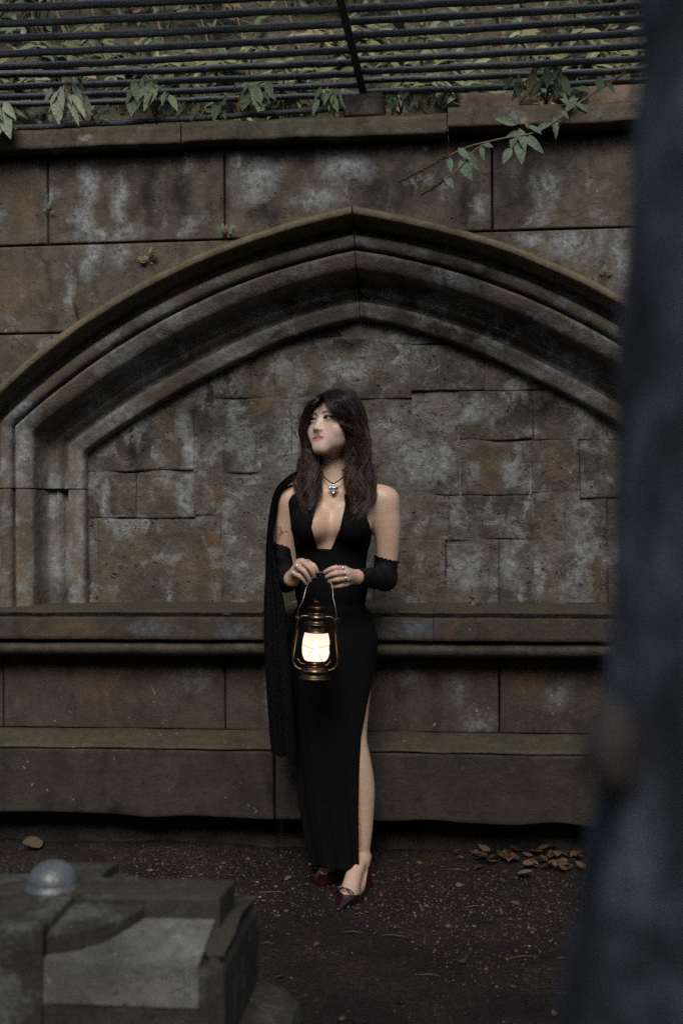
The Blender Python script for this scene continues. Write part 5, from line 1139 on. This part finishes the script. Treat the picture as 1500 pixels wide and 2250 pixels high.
ad = s.n('AddShader'); s.t.links.new(em.outputs[0], ad.inputs[0]); s.t.links.new(tr.outputs[0], ad.inputs[1]); mx = s.n('MixShader', {0: .05}); s.t.links.new(ad.outputs[0], mx.inputs[1]); s.t.links.new(gl.outputs[0], mx.inputs[2]); tp = s.n('BsdfTransparent'); m2 = s.n('MixShader', {0: .22}); s.t.links.new(mx.outputs[0], m2.inputs[1]); s.t.links.new(tp.outputs[0], m2.inputs[2]); s.t.links.new(m2.outputs[0], s.out.inputs[0])
lpart(MB().lathe(gp, 40), 'globe', s.m)
s = NT('flame'); em = s.n('Emission', {'Color': (1., .80, .62, 1), 'Strength': 6.5}); s.t.links.new(em.outputs[0], s.out.inputs[0])
lpart(MB().lathe([(0.0005, .066), (.006, .070), (.009, .080), (.0085, .092), (.0055, .106), (.002, .118), (.0004, .124)], 16), 'flame', s.m)
lpart(MB().lathe([(.012, .056), (.012, .064), (.007, .066), (.0005, .066)], 16), 'burner', m_brass)
lpart(MB().lathe([(.0365, .1475), (.0385, .1490), (.0375, .1510), (.0330, .1530), (.0340, .1550), (.0330, .1580), (.0320, .1640), (.0320, .1700)], 36), 'globe_cap', m_brass)
lpart(MB().lathe([(.0320, .1690), (.0400, .1715), (.0415, .1740), (.0390, .1765), (.0320, .1790), (.0300, .1830), (.0305, .1930), (.0320, .1945), (.0320, .1970), (.0300, .1985), (.0295, .2060), (.0300, .2080), (.0290, .2100)], 36), 'crown', m_brass)
lpart(MB().lathe([(.0240, .2090), (.0245, .2240), (.0300, .2250), (.0305, .2275), (.0280, .2300), (.0150, .2335), (.0005, .2345)], 36), 'chimney_cap', m_brass)
mb = MB()
for dx in (0, .007): mb.tube([(-.012+dx, 0, .2475), (-.006+dx, 0, .2430), (.004+dx, 0, .2350)], .0012, 6)
mb.tube([(-.012, 0, .2475), (-.008, 0, .2500), (-.005, 0, .2475)], .0012, 6); lpart(mb, 'lift_loop', m_brass)
for sx in (-1, 1):
    q = spline([(sx*.040, 0, .030), (sx*.052, 0, .0325), (sx*.064, 0, .040), (sx*.0715, 0, .056), (sx*.0715, 0, .072), (sx*.068, 0, .105), (sx*.0625, 0, .150), (sx*.0580, 0, .180), (sx*.0510, 0, .1945), (sx*.042, 0, .1985), (sx*.028, 0, .1985)], 44)
    mb = MB(); t = np.gradient(q, axis=0); A = []
    for p_, d in zip(q, t):
        d = d/np.linalg.norm(d); n_ = np.array([-d[2], 0, d[0]]); A.append([p_+n_*.0048*math.cos(a)+np.array([0, .0088, 0])*math.sin(a) for a in np.linspace(0, 2*math.pi, 12, endpoint=False)])
    lpart(mb.grid(np.array(A), wrap=True), 'side_tube', m_brass)
    mb = MB().tube([(sx*.054, 0, .190), (sx*.066, 0, .190)], .0045, 10); mb.tube([(sx*.066+.004*math.cos(a), 0, .190+.006*math.sin(a)) for a in np.linspace(0, 6.28, 13)], .0012, 5, False); lpart(mb, 'bail_lug', m_brass)
    # wire guard, front and back
    mb = MB()
    for sy_ in (-1, 1):
        cf = lambda a, z, r=.0475: (r*math.sin(a), sy_*r*math.cos(a), z)
        mb.tube([cf(sx*1.25, .112), cf(sx*.8, .109), cf(sx*.3, .1045), cf(0, .102)], .0008, 5); mb.tube([cf(0, .102), cf(sx*.25, .088), cf(sx*.5, .072, .044), cf(sx*.7, .060, .040)], .0008, 5)
    lpart(mb, 'wire_guard', m_brass)
mb = MB().tube(spline([(-.064, -.016, .052), (-.066, -.02, .063), (-.058, -.028, .067), (-.050, -.032, .064), (-.044, -.034, .056), (-.034, -.036, .052), (-.028, -.034, .052)], 26), .0017, 6); lpart(mb, 'globe_lever', m_brass)
mb = MB().tube(spline([(.048, -.03, .130), (.046, -.032, .100), (.049, -.032, .085), (.045, -.034, .070), (.052, -.030, .066), (.040, -.036, .052), (.032, -.036, .050)], 26), .0014, 6); lpart(mb, 'globe_lever', m_brass)
s = NT('steel_wire'); m_wire = s.done((.36, .31, .25), .3, Metallic=1.)
bt = [(-.060, 0, .190), (-.0605, -.0, .200), (-.058, .002, .222), (-.048, .006, .244), (-.044, .012, .262), (-.040, .02, .284), (-.030, .026, .308), (-.012, .030, .328), (.008, .031, .333), (.026, .030, .322), (.040, .024, .298), (.0455, .018, .276), (.0475, .012, .258), (.054, .006, .238), (.0590, .002, .215), (.0615, 0, .195), (.0615, 0, .190)]
bail_ = lpart(MB().tube(spline(bt, 90), .0014, 6), 'bail', m_wire)
mb = MB().tube(spline([(-.012, .031, .3285), (-.004, .031, .333), (.008, .031, .334), (.020, .031, .328)], 12), .0042, 8); gp_ = lpart(mb, 'bail_grip', NT('black_grip').done((.01, .01, .012), .4)); gp_.parent = bail_
